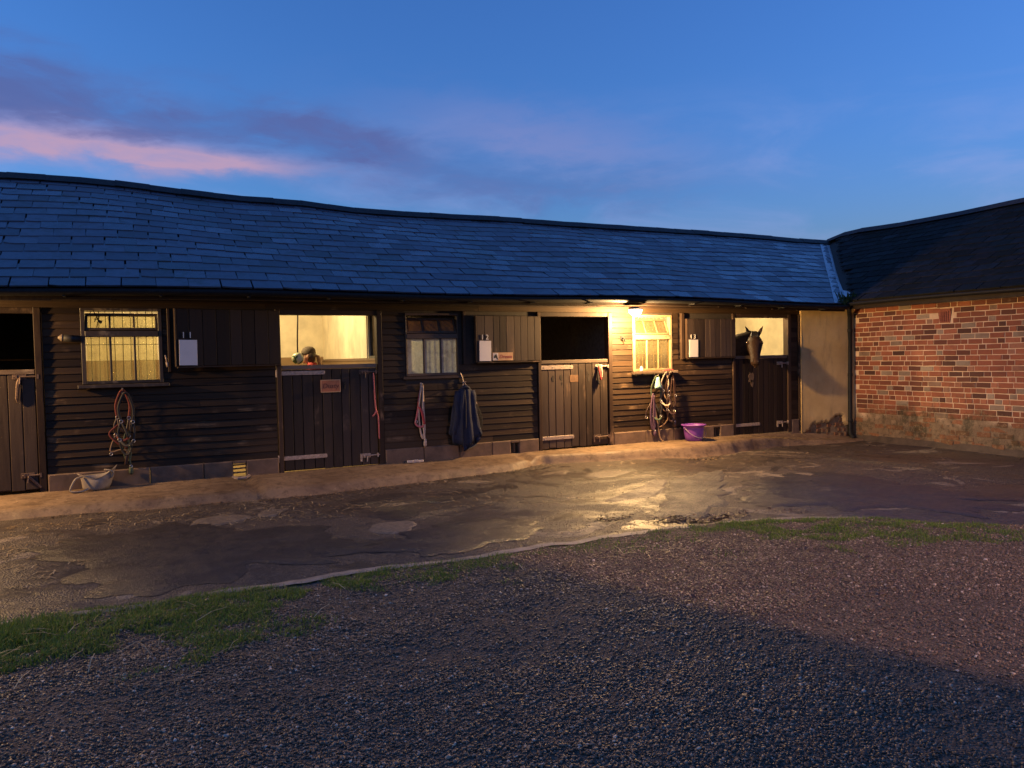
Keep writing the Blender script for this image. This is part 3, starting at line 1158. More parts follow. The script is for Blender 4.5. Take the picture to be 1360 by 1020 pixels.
def weatherboard(x0, x1, z, parent):
    n = max(2, int((x1 - x0) / .35))
    m = MB()
    prof = [(.002, .0855 + .010), (-.007, .07), (-.0135, .008), (-.0155, .003), (-.0135, -.001), (.002, -.001)]   # (y, z)
    vs, fs = [], []
    ph, am = random.uniform(0, 6), random.uniform(.0008, .003)
    sag = random.uniform(-.002, .002)
    for i in range(n + 1):
        x = x0 + (x1 - x0) * i / n
        w = am * math.sin(ph + x * 3.1) + sag
        for k, (yy, zz) in enumerate(prof):
            lift = random.uniform(-.0012, .0012) if k in (2, 3, 4) else 0
            vs.append((x, YW + yy + (w if k in (2, 3, 4) else 0), z + zz + w + lift))
    q = len(prof)
    for i in range(n):
        for k in range(q):
            l = (k + 1) % q
            fs.append((i * q + k, i * q + l, (i + 1) * q + l, (i + 1) * q + k))
    fs.append(tuple(range(q)))
    fs.append(tuple(n * q + k for k in range(q))[::-1])
    m.add(vs, fs)
    return m.build('weatherboard', BOARD, parent)


for bi, (bx0, bx1) in enumerate(BAYS):
    m = MB()
    # backing leaves the window openings free
    ws = [w for w in WINDOWS if w[0] > bx0 and w[1] < bx1]
    if ws:
        w = ws[0]
        for (a, b, c0, d) in ((bx0, w[0], .17, 2.05), (w[1], bx1, .17, 2.05), (w[0], w[1], .17, w[2]), (w[0], w[1], w[3], 2.05)):
            m.box(a, b, YW + .003, YW + .06, c0, d)
    else:
        m.box(bx0, bx1, YW + .003, YW + .06, .17, 2.05)
    wall = m.build('wall', BACKING, stable)
    nrow = int((2.052 - .19) / PITCH)
    for k in range(nrow + 1):
        z = .188 + k * PITCH
        if z > 2.0:
            continue
        spans = [(bx0 + .002, bx1 - .002)]
        blocks = [(w[0] - .006, w[1] + .006) for w in ws if z + PITCH > w[2] - .03 and z < w[3]]
        if bi < 3 and z + .02 > SHUT[bi][2]:
            blocks.append((SHUT[bi][0] - .03, SHUT[bi][1] + .2))
        for (b0, b1) in blocks:
            nsp = []
            for (a, b) in spans:
                if b1 <= a or b0 >= b:
                    nsp.append((a, b))
                else:
                    if b0 - a > .05:
                        nsp.append((a, b0))
                    if b - b1 > .05:
                        nsp.append((b1, b))
            spans = nsp
        for (a, b) in spans:
            if b - a > 1.9 and random.random() < .45:
                mid = a + (b - a) * random.uniform(.3, .7)
                weatherboard(a, mid - .002, z, wall)
                weatherboard(mid + .002, b, z, wall)
            else:
                weatherboard(a, b, z, wall)
# corner posts and door posts
for (a, b) in ((-2.27, -2.19), (-.985, -.91), (1.605, 1.665), (2.905, 2.98), (5.335, 5.395), (6.575, 6.65), (9.08, 9.135), (10.345, 10.42), (10.602, 10.65)):
    m = MB()
    nseg = 1
    z0 = -.03
    for i in range(nseg):
        za, zb = z0 + (2.05 - z0) * i / nseg, z0 + (2.05 - z0) * (i + 1) / nseg
        m.bev(a + random.uniform(0, .004), b - random.uniform(0, .004), YW - .034 - random.uniform(0, .004), YW + .08, za, zb - .0005, .005)
    m.build('door_post', FRAMEW, stable)
# heads over the doorways
for (a, b) in ((-2.19, -.985), (1.665, 2.905), (5.395, 6.575), (9.135, 10.345)):
    MB().bev(a, b, YW - .03, YW + .08, 1.985, 2.05, .004).build('door_head', FRAMEW, stable)

# plinth blocks with drain holes
DRAINS = {1.13: .15, 4.93: .13, 8.71: .13}
CONC_BLOCK = simple('plinth_concrete', (.135, .085, .055), .8, 0, .35, 7, .5)
for (bx0, bx1) in ((-.905, 1.60), (2.985, 5.33), (6.655, 9.075), (10.425, 10.60)):
    x = bx0
    while x < bx1 - .02:
        holes = [d for d in DRAINS if bx0 < d < bx1 and d - .09 > x + .03]
        stop = min([x + random.uniform(.40, .62), bx1] + [d - DRAINS[d] / 2 for d in holes])
        if bx1 - stop < .12 and not holes:
            stop = bx1
        zt = .185
        MB().bev(x + .002, stop - .002, YW - .040 - random.uniform(0, .008), YW + .06, -.20, zt, .012).build('plinth_block', CONC_BLOCK, stable)
        x = stop
        for d in DRAINS:
            if abs(x - (d - DRAINS[d] / 2)) < .001:
                x = d + DRAINS[d] / 2
                MB().bev(d - DRAINS[d] / 2, d + DRAINS[d] / 2, YW - .045, YW + .06, .150, zt, .006).build('drain_lintel', CONC_BLOCK, stable)
for d in DRAINS:
    if d < 2:
        for k, z in enumerate((.035, .085, .13)):
            MB().tube([(d - .08, YW - .01, z), (d + .08, YW - .012, z + .004)], .010, 6).build('drain_bar', RUSTY, stable)
        MB().tube([(d - .09, YW - .10, .0), (d - .04, YW - .17, -.015), (d + .05, YW - .17, -.012), (d + .10, YW - .09, .0)], .018, 6).build('drain_lip', METAL, stable)
    else:
        MB().tube([(d, YW + .0, .0), (d, YW + .0, .15)], .007, 6).build('drain_bar', RUSTY, stable)
        MB().box(d - .10, d + .10, YW + .065, YW + .09, -.1, .184).build('drain_light_stop', BACKING, stable)  # dark plate added behind the hole to keep stall light out


# the part of the wall left of the frame
lw = MB().box(XL, -2.28, YW + .003, YW + .06, -.15, 2.05).build('wall', BACKING, stable)
for k in range(22):
    weatherboard(-5.2, -2.275, .188 + k * PITCH - .0, lw) if .188 + k * PITCH < 2.0 else None
MB().bev(-5.2, -2.275, YW - .045, YW + .002, -.20, .185, .012).build('plinth_block', CONC_BLOCK, stable)


# ------- stable doors
def half_door(x0, x1, z0, z1, nplank, mat, strap=True, yf=0.0, lowstrap=None, cap=True):
    y0 = YW - .004 + yf
    cx = (x0 + x1) / 2
    d = MB().box(x0 + .002, x1 - .002, y0 + .0225, y0 + .05, z0 + .004, z1 - .06)
    door = d.build('stable_door', mat, stable)
    x = x0
    ws = [random.uniform(.85, 1.15) for _ in range(nplank)]
    k = (x1 - x0) / sum(ws)
    for w in ws:
        w *= k
        m = MB().bev(x + .004, x + w - .004, y0 - random.uniform(0, .004), y0 + .022, z0 + random.uniform(0, .018), z1 - (.055 if cap else 0), .0045)
        m.build('plank', mat, door)
        x += w
    if cap:
        MB().bev(x0, x1, y0 - .012, y0 + .034, z1 - .053, z1, .005).build('top_rail', RAILW, door)
    return door, y0


def strap_hinge(door, x0, x1, z, y0, mat=METAL, h=.026):
    m = MB()
    m.bev(x0 + .02, x1, y0 - .012, y0 - .0015, z - h, z + h, .003)
    m.lathe([(h, -.004), (h, .006), (h * .8, .0075)], (0, 0, 0), 12, fn=lambda p, w: Vector((x1 + p.x * .55, y0 - .0015 - (p.z + .004) * .9, z + p.y)))
    m.tube([(x0 + .004, y0 - .014, z - .045), (x0 + .004, y0 - .014, z + .045)], .012, 8)
    for k in range(4):
        xx = x0 + .08 + (x1 - x0 - .1) * k / 3
        m.lathe([(.008, 0), (.006, .005), (.001, .006)], (0, 0, 0), 8, fn=lambda p, w, xx=xx: Vector((xx + p.x, y0 - .012 - p.z, z + p.y)))
    m.build('strap_hinge', mat, door)


def slide_bolt(door, x0, x1, z, y0, mat=METAL, kick=False):
    m = MB()
    m.bev(x0, x0 + .13, y0 - .010, y0 - .001, z - .028, z + .028, .002)
    m.tube([(x0 + .01, y0 - .020, z), (x1, y0 - .020, z + .002)], .0095, 8)
    m.box(x0 + .03, x0 + .045, y0 - .032, y0 - .002, z - .022, z + .022)
    m.box(x1 - .05, x1 - .03, y0 - .034, y0 - .002, z - .026, z + .026)
    m.tube([(x0 + .075, y0 - .022, z), (x0 + .075, y0 - .05, z - .02), (x0 + .07, y0 - .055, z - .075)], .008, 6)
    if kick:
        m.box(x0 - .012, x0 + .014, y0 - .02, y0 - .001, z - .075, z + .03)
    m.build('bolt', mat, door)


d10, y10 = half_door(-2.185, -.99, .02, 1.365, 9, PLANK)
slide_bolt(d10, -1.20, -.92, 1.285, y10, RUSTY)
slide_bolt(d10, -1.16, -.93, .19, y10, RUSTY)
m = MB().tube([(-1.13, y10 - .02, 1.27), (-1.15, y10 - .03, 1.2), (-1.165, y10 - .025, 1.05), (-1.16, y10 - .02, 1.0)], [.022, .02, .016, .006], 6)
m.build('worn_strap', RUSTY, d10)
m = MB().tube([(-1.10, y10 - .025, .20), (-.97, y10 - .025, .05)], .014, 6)
m.build('brace_bar', RUSTY, d10)
strap_hinge(d10, -2.18, -1.75, 1.25, y10)

d11, y11 = half_door(1.672, 2.900, -.005, 1.345, 10, PLANK)
strap_hinge(d11, 1.60, 2.20, 1.245, y11, METAL)
strap_hinge(d11, 1.60, 2.20, .165, y11, METAL)
slide_bolt(d11, 2.66, 2.925, 1.235, y11, RUSTY)
slide_bolt(d11, 2.66, 2.925, .125, y11, METAL, True)
m = MB()
m.bev(2.44, 2.47, y11 - .012, y11 - .001, 1.02, 1.12, .002)
m.tube([(2.455, y11 - .012, 1.10), (2.455, y11 - .05, 1.09), (2.455, y11 - .05, 1.03)], .006, 6)
m.build('rope_hook', BLACKIRON, d11)

d12, y12 = half_door(5.400, 6.570, .010, 1.335, 9, PLANK)
strap_hinge(d12, 5.36, 5.93, 1.225, y12, METAL, .030)
strap_hinge(d12, 5.36, 5.93, .170, y12, METAL, .027)
slide_bolt(d12, 6.34, 6.60, 1.225, y12, METAL)
slide_bolt(d12, 6.30, 6.60, .140, y12, RUSTY, True)
# blackened chew marks on the planks
MARK = simple('chewed_wood', (.022, .014, .010), .85, 0, .5, 60, .5)
OCHRE = simple('ochre_paint_patch', (.135, .066, .028), .7, 0, .4, 30, .2)
for (mx, mz, mr) in ((5.60, 1.06, .05), (5.74, 1.07, .045), (5.75, .98, .03), (6.10, 1.17, .04), (6.22, 1.14, .045), (6.23, 1.04, .05), (6.32, 1.08, .05), (6.38, 1.01, .04), (6.30, .90, .025)):
    nn = 11
    ring = [(mx + math.cos(2 * math.pi * k / nn) * mr * random.uniform(.45, 1.0) * .62, mz + math.sin(2 * math.pi * k / nn) * mr * random.uniform(.5, 1.1)) for k in range(nn)]
    m = MB().add([(a, y12 - .0052, b) for a, b in ring] + [(mx + (a - mx) * 1.06, y12 + .004, mz + (b - mz) * 1.06) for a, b in ring],
                 [tuple(range(nn))] + [(i, nn + i, nn + (i + 1) % nn, (i + 1) % nn) for i in range(nn)])
    m.build('chew_mark', MARK, d12)
MB().bev(5.885, 6.035, y12 - .0058, y12 - .0002, 1.00, 1.105, .001).build('paint_patch', OCHRE, d12)

d13, y13 = half_door(9.140, 10.340, -.05, 1.335, 11, PLANK_DARK)
strap_hinge(d13, 9.09, 9.68, .150, y13, METAL)
slide_bolt(d13, 10.10, 10.38, 1.19, y13, METAL)
slide_bolt(d13, 10.10, 10.38, .150, y13, METAL, True)
BARE = simple('bare_gnawed_wood', (.13, .078, .042), .75, 0, .5, 25, .3, stretch=(4, 4, .6))
for (mx, mz, a, b) in ((9.50, .96, .07, .11), (9.52, .86, .04, .08)):
    nn = 13
    ring = [(mx + math.cos(2 * math.pi * k / nn) * a * random.uniform(.6, 1.05), mz + math.sin(2 * math.pi * k / nn) * b * random.uniform(.6, 1.1)) for k in range(nn)]
    m = MB().add([(p, y13 - .0055, q) for p, q in ring] + [(mx + (p - mx) * 1.04, y13 + .004, mz + (q - mz) * 1.04) for p, q in ring],
                 [tuple(range(nn))] + [(i, nn + i, nn + (i + 1) % nn, (i + 1) % nn) for i in range(nn)])
    m.build('gnawed_patch', BARE, d13)

# ------- top doors, folded back flat against the wall
FONTS = {}


def text_mesh(s, size, mat, depth=.002, shear=0.0):
    cu = bpy.data.curves.new('t', 'FONT')
    cu.body = s
    cu.size = size
    cu.extrude = depth
    cu.shear = shear
    cu.resolution_u = 3
    cu.align_x = 'CENTER'
    cu.align_y = 'CENTER'
    o = bpy.data.objects.new('t', cu)
    COL.objects.link(o)
    me = bpy.data.meshes.new_from_object(o.evaluated_get(bpy.context.evaluated_depsgraph_get()))
    bpy.data.objects.remove(o)
    me.materials.clear()
    me.materials.append(mat)
    return me


def top_door(hx, fx, z0, z1, nplank, mat, swing, thick=.034, stand=.055, num=None, numx=0, numz=0):
    """hinge edge at hx by the doorway, free edge at fx; swing = how far the free edge stands off the wall"""
    w = hx - fx
    ang = math.asin(max(-1, min(1, swing / w)))
    rot = Matrix.Rotation(ang, 3, 'Z')
    hinge = Vector((hx, YW - stand, 0))

    def tf(mb):
        mb.v = [tuple(hinge + rot @ (Vector(p) - Vector((hx, 0, 0)))) for p in mb.v]
        return mb
    m = MB().box(fx + .004, hx - .004, .0225, .045, z0 + .004, z1 - .004)
    dr = tf(m).build('top_door', mat, stable)
    ws = [random.uniform(.8, 1.2) for _ in range(nplank)]
    k = w / sum(ws)
    x = fx
    for q in ws:
        q *= k
        tf(MB().bev(x + .002, x + q - .002, -random.uniform(0, .003), .022, z0 + random.uniform(0, .006), z1, .0035)).build('plank', mat, dr)
        x += q
    tf(MB().bev(fx - .018, fx - .001, -.004, .046, z0 - .004, z1 + .002, .003)).build('edge_strip', FRAMEW, dr)
    tf(MB().bev(fx, hx, -.010, .046, z0 - .020, z0 - .002, .003)).build('bottom_rail', FRAMEW, dr)
    if num:
        for i, ch in enumerate(num):
            me = text_mesh(ch, .10, DIGIT, .0025)
            p = hinge + rot @ Vector((numx + (i - .5) * .075 - hx, -.0085, numz))
            place('number', me, p, dr, (R(90), 0, ang))
    return dr, lambda x, y, z: hinge + rot @ Vector((x - hx, y, z)), ang


t11, f11, a11 = top_door(1.655, .435, 1.365, 2.035, 8, PLANK_DARK, .22, num='11', numx=.545, numz=1.725)  # this panel's shade is partly put into its darker planks
t12, f12, a12 = top_door(5.375, 4.33, 1.335, 1.985, 9, PLANK, .05, num='12', numx=4.45, numz=1.68)
t13, f13, a13 = top_door(9.12, 8.08, 1.325, 1.955, 9, PLANK, .03, num='13', numx=8.18, numz=1.665)
# door stop post left of each folded door
MB().bev(4.145, 4.185, YW - .05, YW + .0, 1.31, 2.05, .004).build('stop_post', FRAMEW, stable)
MB().bev(7.985, 8.045, YW - .045, YW + .0, 1.30, 2.05, .004).build('stop_post', FRAMEW, stable)
MB().bev(.365, .395, YW - .045, YW + .0, 1.30, 2.05, .004).build('stop_post', FRAMEW, stable)


# ------- windows
def window(w, ztr, lower, upper, framem, lean, grille=True, sillproud=.07, barmat=BLACKIRON, fwid=.042):
    x0, x1, z0, z1 = w
    y = YW - .022
    win = MB().bev(x0, x1, y, YW + .05, z1 - .03, z1, .004).build('window', framem, stable)
    for (a, b) in ((x0, x0 + fwid), (x1 - fwid, x1)):
        MB().bev(a, b, y, YW + .05, z0, z1 - .0305, .004).build('frame', framem, win)
    MB().bev(x0 + fwid + .0005, x1 - fwid - .0005, y, YW + .05, z0, z0 + .035, .004).build('frame', framem, win)
    MB().bev(x0 + fwid + .0005, x1 - fwid - .0005, y - .006, YW + .05, ztr - .035, ztr + .035, .004).build('transom', framem, win)
    MB().bev(x0 - .045, x1 + .06, YW - .022 - sillproud, YW - .0225, z0 - .045, z0 - .004, .006).build('sill', RAILW if framem is CREAMFRAME else framem, win)
    # lower lights
    a, b = x0 + fwid + .001, x1 - fwid - .001
    pw = (b - a) / 3
    for i in range(3):
        if i:
            MB().bev(a + i * pw - .012, a + i * pw + .012, y + .004, YW + .02, z0 + .0355, ztr - .0355, .004).build('glazing_bar', framem, win)
        MB().box(a + i * pw + .0125, a + (i + 1) * pw - .0125, YW - .002, YW + .002, z0 + .036, ztr - .036).build('pane', lower, win)
    # hopper light, hinged at the bottom, leaning in
    hh = z1 - .035 - (ztr + .036)
    ang = math.atan2(lean, hh)
    rot = Matrix.Rotation(-ang, 3, 'X')
    piv = Vector((0, YW, ztr + .037))

    def tf(mb):
        mb.v = [tuple(piv + rot @ (Vector(p) - piv)) for p in mb.v]
        return mb
    zb, zt = ztr + .037, ztr + .037 + hh * .97
    m = MB().bev(a, b, YW - .018, YW + .014, zb, zb + .03, .003)
    m.bev(a, b, YW - .018, YW + .014, zt - .028, zt, .003)
    for (p, q) in ((a, a + .028), (b - .028, b)):
        m.bev(p, q, YW - .018, YW + .014, zb + .0305, zt - .0285, .003)
    for i in (1, 2):
        m.bev(a + i * pw - .011, a + i * pw + .011, YW - .016, YW + .012, zb + .0305, zt - .0285, .003)
    hop = tf(m).build('hopper_sash', framem, win)
    for i in range(3):
        p0 = a + i * pw + (.0285 if i == 0 else .0115)
        p1 = a + (i + 1) * pw - (.0285 if i == 2 else .0115)
        tf(MB().box(p0, p1, YW - .002, YW + .002, zb + .031, zt - .029)).build('pane', upper, win)
    if grille:
        nb = 9
        for i in range(nb):
            xx = x0 + .05 + (x1 - x0 - .1) * (i + .5) / nb
            MB().tube([(xx, YW + .16, z0 + .0), (xx + random.uniform(-.008, .008), YW + .16, z1)], .0045, 5).build('iron_bar', barmat, win)
        for zz in (ztr - .12, z0 + .03, z1 - .03):
            MB().tube([(x0, YW + .168, zz), (x1, YW + .168, zz)], .0045, 5).build('iron_bar', barmat, win)
    return win


w11 = window(WINDOWS[0], 1.755, GLASS_LIT, GLASS_LIT, WINFRAME, .10)
w12 = window(WINDOWS[1], 1.705, GLASS_GREY, GLASS_BROWN, WINFRAME2, .12, True, .012, BLACKIRON, .016)
w13 = window(WINDOWS[2], 1.665, GLASS_PALE, GLASS_PALE, CREAMFRAME, .13, True, .07, simple('painted_bar', (.45, .36, .2), .6))

# rope, cobweb and strap seen against the lit panes
m = MB()
cx_, cz_ = -.35, 1.92
for k in range(9):
    a = random.uniform(0, 6.28)
    m.tube([(cx_, YW + .04, cz_), (cx_ + math.cos(a) * .03, YW + .03, cz_ + math.sin(a) * .035), (cx_ + math.cos(a + .5) * .04, YW + .035, cz_ + math.sin(a + .5) * .05 - .01)], .006, 5)
m.tube([(-.40, YW + .03, 2.03), (cx_, YW + .04, cz_), (-.37, YW + .03, 1.82)], .005, 5)
tag(m.build('string_knot', simple('dark_twine', (.03, .02, .015), .9)), 'dark knot of baling twine hanging inside the lit window left of door 11', 'twine')

# ------- interiors of the stalls
def room(x0, x1, depth, wallm, dado, dadom, lit, ptop=2.6):
    y0, y1 = YW + .062, YW + .062 + depth
    fl = MB().box(x0, x1, YW - .03, y1, -.25, -.02).build('stall_floor', FLOORM, stable)
    z1 = 3.9
    bw = MB().box(x0, x1, y1, y1 + .05, dado, 3.7).build('stall_back', wallm, stable)
    MB().box(x0, x1, y1 - .03, y1 + .05, -.02, dado - .001).build('kickboard', dadom, stable)
    return y1


def partition(x, wl, wr, dado, y0=YW + .062, depth=3.45):
    """wall between two stalls, each face limewashed or darkened as unlit; rises to the slates"""
    m = MB()
    y1 = y0 + depth
    for (xa, xb, mat, nm) in ((x - .03, x - .0005, wl, 'partition'), (x + .0005, x + .03, wr, 'partition')):
        mm = MB()
        prof = [(y0, -.02), (y1, -.02), (y1, 3.52), (12.80, 3.72), (y0, 2.36 + (y0 - YW - .062) * .49)]
        vs = [(xa, a, b) for a, b in prof] + [(xb, a, b) for a, b in prof]
        n = len(prof)
        mm.add(vs, [tuple(range(n)), tuple(range(2 * n - 1, n - 1, -1))] + [(i, (i + 1) % n, n + (i + 1) % n, n + i) for i in range(n)])
        mm.build(nm, mat, stable)


room(-2.4, -.78, 3.45, UNLIT_WALL, 1.5, UNLIT_WALL, False)
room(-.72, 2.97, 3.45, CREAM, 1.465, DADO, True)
room(3.03, 6.72, 3.45, UNLIT_WALL, 1.4, UNLIT_WALL, False)
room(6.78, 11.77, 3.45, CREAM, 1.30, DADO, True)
partition(-2.43, UNLIT_WALL, UNLIT_WALL, 1.4)
partition(-.75, UNLIT_WALL, CREAM, 1.4)
partition(3.0, CREAM, UNLIT_WALL, 1.4, YW + .062 + .55, 2.90)
MB().box(2.97, 3.03, YW + .062, YW + .611, -.02, 1.45).build('partition', UNLIT_WALL, stable)
MB().box(2.97, 3.03, YW + .062, YW + .611, 2.15, 2.38).build('partition', UNLIT_WALL, stable)
for k in range(4):
    MB().tube([(3.0, YW + .14 + k * .12, 1.45), (3.0, YW + .14 + k * .12, 2.15)], .006, 5).build('iron_bar', BLACKIRON, stable)
partition(6.75, UNLIT_WALL, CREAM, 1.4)
partition(11.8, CREAM, UNLIT_WALL, 1.4)
# boarding lines and kick ledge on the limewashed partition seen through door 11
for k in range(8):
    y = 10.58 + k * .34
    MB().bev(2.952, 2.9695, y, y + .335, 1.42, min(2.9, 2.24 + (y - 9.56) * .5 - .12), .003).build('partition_board', CREAM, stable)
MB().box(2.93, 2.9695, 10.1, 13.4, 1.385, 1.415).build('kick_ledge', RAILW, stable)
MB().box(2.945, 2.9695, 10.1, 13.4, -.02, 1.384).build('kickboard', DADO, stable)
MB().box(11.70, 11.7695, 10.1, 13.4, 1.27, 1.32).build('kick_ledge', RAILW, stable)
MB().box(11.73, 11.7695, 10.1, 13.4, -.02, 1.269).build('kickboard', DADO, stable)
# rafters over the stalls
for x in np.arange(-2.2, 11.7, .8):
    p0, p1 = roofp(x, .14, -.09), roofp(x, .98, -.09)
    m = MB().tube([p0, p1], .05, 4)
    m.build('rafter', PLANK_DARK, stable)

# bulbs in the two lit stalls
for (nm, x, y, z, key) in (('eleven', 1.35, 11.35, 2.52, 'eleven'), ('thirteen', 9.1, 11.2, 2.5, 'thirteen')):
    t = thing('pendant_bulb', ('bare bulb hanging in the stall where the person stands' if key == 'eleven' else 'bare bulb hanging in the stall of the horse'), 'light bulb', (x, y, z), 'bulbs lighting the stalls')
    MB().tube([(x, y, z + .10), (x, y, z + .42)], .004, 5).build('flex', BLACKIRON, t)
    MB().lathe([(.016, .05), (.018, .06), (.018, .10), (.008, .105)], (x, y, z), 10).build('lamp_holder', BLACKIRON, t, smooth=True)
    MB().lathe([(.004, -.045), (.02, -.04), (.03, -.02), (.031, 0), (.022, .03), (.014, .05)], (x, y, z), 14).build('bulb', emit('bulb_' + nm, (1.0, .66, .26), 60), t, smooth=True)
    ld = bpy.data.lights.new('bulb_light', 'POINT')
    ld.energy = STALL_POWER[key]
    ld.color = (1.0, .74, .36)
    ld.shadow_soft_size = .06
    lo = place('bulb_light', ld, (x, y, z - .10), t)

# ------- rendered end wall with broken base
nxp, nzp = 46, 70
m = MB()
X, Z = np.meshgrid(np.linspace(10.652, 11.76, nxp), np.linspace(-.05, 2.15, nzp))
brk = .10 + (fbm(X * 5, Z * 0, 71, 4) - .5) * .45 + .10 * ss(11.2, 11.6, X) - .25 * ss(10.95, 10.65, X)
dep = (fbm(X * 2, Z * 2, 73, 4) - .5) * .03
lost = ss(0, .02, brk - Z)
Yp = YW - .055 - (X - 10.652) * .19 + dep + lost * .085
bot = np.linspace(-.30, -.05, 2)
m.add(np.stack([X, Yp, Z], -1).reshape(-1, 3).tolist(), [(j * nxp + i, j * nxp + i + 1, (j + 1) * nxp + i + 1, (j + 1) * nxp + i) for j in range(nzp - 1) for i in range(nxp - 1)])
endw = m.build('rendered_wall', PLASTER, stable, smooth=True, fix=False)
m = MB()
cv = [(10.652, YW - .005), (11.80, YW - .222), (11.80, YW + .06), (10.652, YW + .06)]
m.add([(a, b, -.3) for a, b in cv] + [(a, b, 2.145) for a, b in cv], [(0, 3, 2, 1), (4, 5, 6, 7)] + [(i, (i + 1) % 4, 4 + (i + 1) % 4, 4 + i) for i in range(4)])
m.build('wall_core', MORTAR, stable)
MB().box(10.640, 10.6515, YW - .06, YW + .06, -.2, 2.14).build('wall_edge', PLASTER, stable)
# stones and bricks bared where the render has fallen off
for r_ in range(5):
    x = 10.70 + (.05 if r_ % 2 else 0)
    while x < 11.62:
        L = random.choice((.11, .16, .23))
        zc = -.13 + r_ * .088
        if zc < .12 + (float(fbm(np.array(x * 5), np.array(0.), 71, 4)) - .5) * .45 + .10 * float(ss(11.2, 11.6, x)) - .2 * float(ss(10.95, 10.65, x)):
            ym = YW - .016 - (x - 10.652) * .19 - random.uniform(0, .014)
            MB().bev(x, min(x + L - .012, 11.72), ym, ym + .05, zc - .037, zc + .037 + random.uniform(-.006, .006), .010, Euler((0, R(random.uniform(-3, 3)), 0))).build('brick', BRICK_O, endw)
        x += L

# ------------------------------------------------------------------ brick building
XB = 11.75
PT = .0855
m = MB().box(XB + .0005, XB + .30, .0, YW - .0, -.40, 2.24)
bwall = m.build('brick_wall', MORTAR, wing)


def brick_mesh(L, h=PT - .0125):
    ms = []
    for _ in range(6):
        mm = MB()
        j = lambda s=.0025: random.uniform(-s, s)
        b = .004
        vs = []
        for (xx, k) in ((.05, 0), (-.002, 0), (-.006, b)):
            vs += [Vector((xx + j(.001), -L / 2 + k + j(), -h / 2 + k + j())), Vector((xx + j(.001), L / 2 - k + j(), -h / 2 + k + j())),
                   Vector((xx + j(.001), L / 2 - k + j(), h / 2 - k + j())), Vector((xx + j(.001), -L / 2 + k + j(), h / 2 - k + j()))]
        fs = [(8, 11, 10, 9)]
        for k in (0, 4):
            for i in range(4):
                q = (i + 1) % 4
                fs.append((k + i, k + 4 + i, k + 4 + q, k + q))
        mm.add(vs, fs)
        me, _ = mm.mesh('brick', BRICK_O, origin=(0, 0, 0))
        bm = bmesh.new(); bm.from_mesh(me); bmesh.ops.recalc_face_normals(bm, faces=bm.faces); bm.to_mesh(me); bm.free()
        ms.append((me, vs, fs))
    return ms


LS, LH = .218, .101
kinds = {'s': brick_mesh(LS), 'h': brick_mesh(LH)}
layout = []
nc = int((2.235 + .36) / PT)
VENT = (7.96, 1.92)
for cix in range(nc):
    z = -.34 + cix * PT + PT / 2
    y = YW - .17 - (random.uniform(0, .2))
    pat = random.choice(('s', 'h', 'sh', 'ssh')) if random.random() < .25 else random.choice(('sh', 'ssh', 'shs'))
    k = random.randint(0, 5)
    while y > .1:
        kd = pat[k % len(pat)] if random.random() > .12 else random.choice('sh')
        k += 1
        L = LS if kd == 's' else LH
        yc = y - L / 2
        if not (abs(yc - VENT[0]) < L / 2 + .085 and abs(z - VENT[1]) < .13):
            layout.append((yc, z + (fbm(np.array(yc * .9), np.array(z), 5, 2) - .5) * .016, kd))
        y -= L + .0115 + random.uniform(-.003, .003)
vis = [q for q in layout if q[0] > 6.75 and q[0] < 9.9]
vis.sort(key=lambda q: -(1 if q[2] == 's' else .55) / (q[0] ** 1.0))
single = vis[:300]
sset = set(id(q) for q in single)
for q in single:
    me, vs, fs = random.choice(kinds[q[2]])
    rough_ = max(0, .28 - q[1]) * 1.6
    place('brick', me, (XB - random.uniform(-.003, .004) + (random.uniform(0, .02) if q[1] < .25 else 0), q[0], q[1]), bwall,
          (R(random.gauss(0, .6 + 5 * rough_)), R(random.gauss(0, 2 * rough_)), R(random.gauss(0, .8 + 4 * rough_))))
m = MB()
for q in layout:
    if id(q) in sset:
        continue
    me, vs, fs = random.choice(kinds[q[2]])
    p = Vector((XB - random.uniform(-.003, .004) + (random.uniform(0, .02) if q[1] < .25 else 0), q[0], q[1]))
    m.add([p + v for v in vs], fs)
struct(m.build('brick_courses', BRICK_A, bwall), 'stuff')
# terracotta air brick, wider at the top
TERRA = simple('terracotta', (.26, .075, .045), .75, 0, .3, 25, .3)
m = MB()
vs = []
for (xx, k) in ((XB + .02, 0), (XB - .015, 0)):
    vs += [(xx, VENT[0] - .085, VENT[1] - .115), (xx, VENT[0] + .085, VENT[1] - .115), (xx, VENT[0] + .118, VENT[1] + .115), (xx, VENT[0] - .118, VENT[1] + .115)]
m.add(vs, [(0, 3, 2, 1), (4, 5, 6, 7)] + [(i, (i + 1) % 4, 4 + (i + 1) % 4, 4 + i) for i in range(4)])
vent = m.build('air_brick', TERRA, bwall)
# fins of the air brick
for k in range(5):
    y = VENT[0] - .062 + k * .031
    MB().bev(y - .006, y + .006, 0, .014, VENT[1] - .10 + 0, VENT[1] + .07, .002).v
    m = MB().box(XB - .028, XB - .0155, y - .0075, y + .0075, VENT[1] - .095, VENT[1] + .065, .001)
    o = m.build('air_brick_fin', TERRA, bwall)
MB().box(XB - .030, XB - .0155, VENT[0] - .105, VENT[0] + .105, VENT[1] + .075, VENT[1] + .108, .002).build('air_brick_fin', TERRA, bwall)
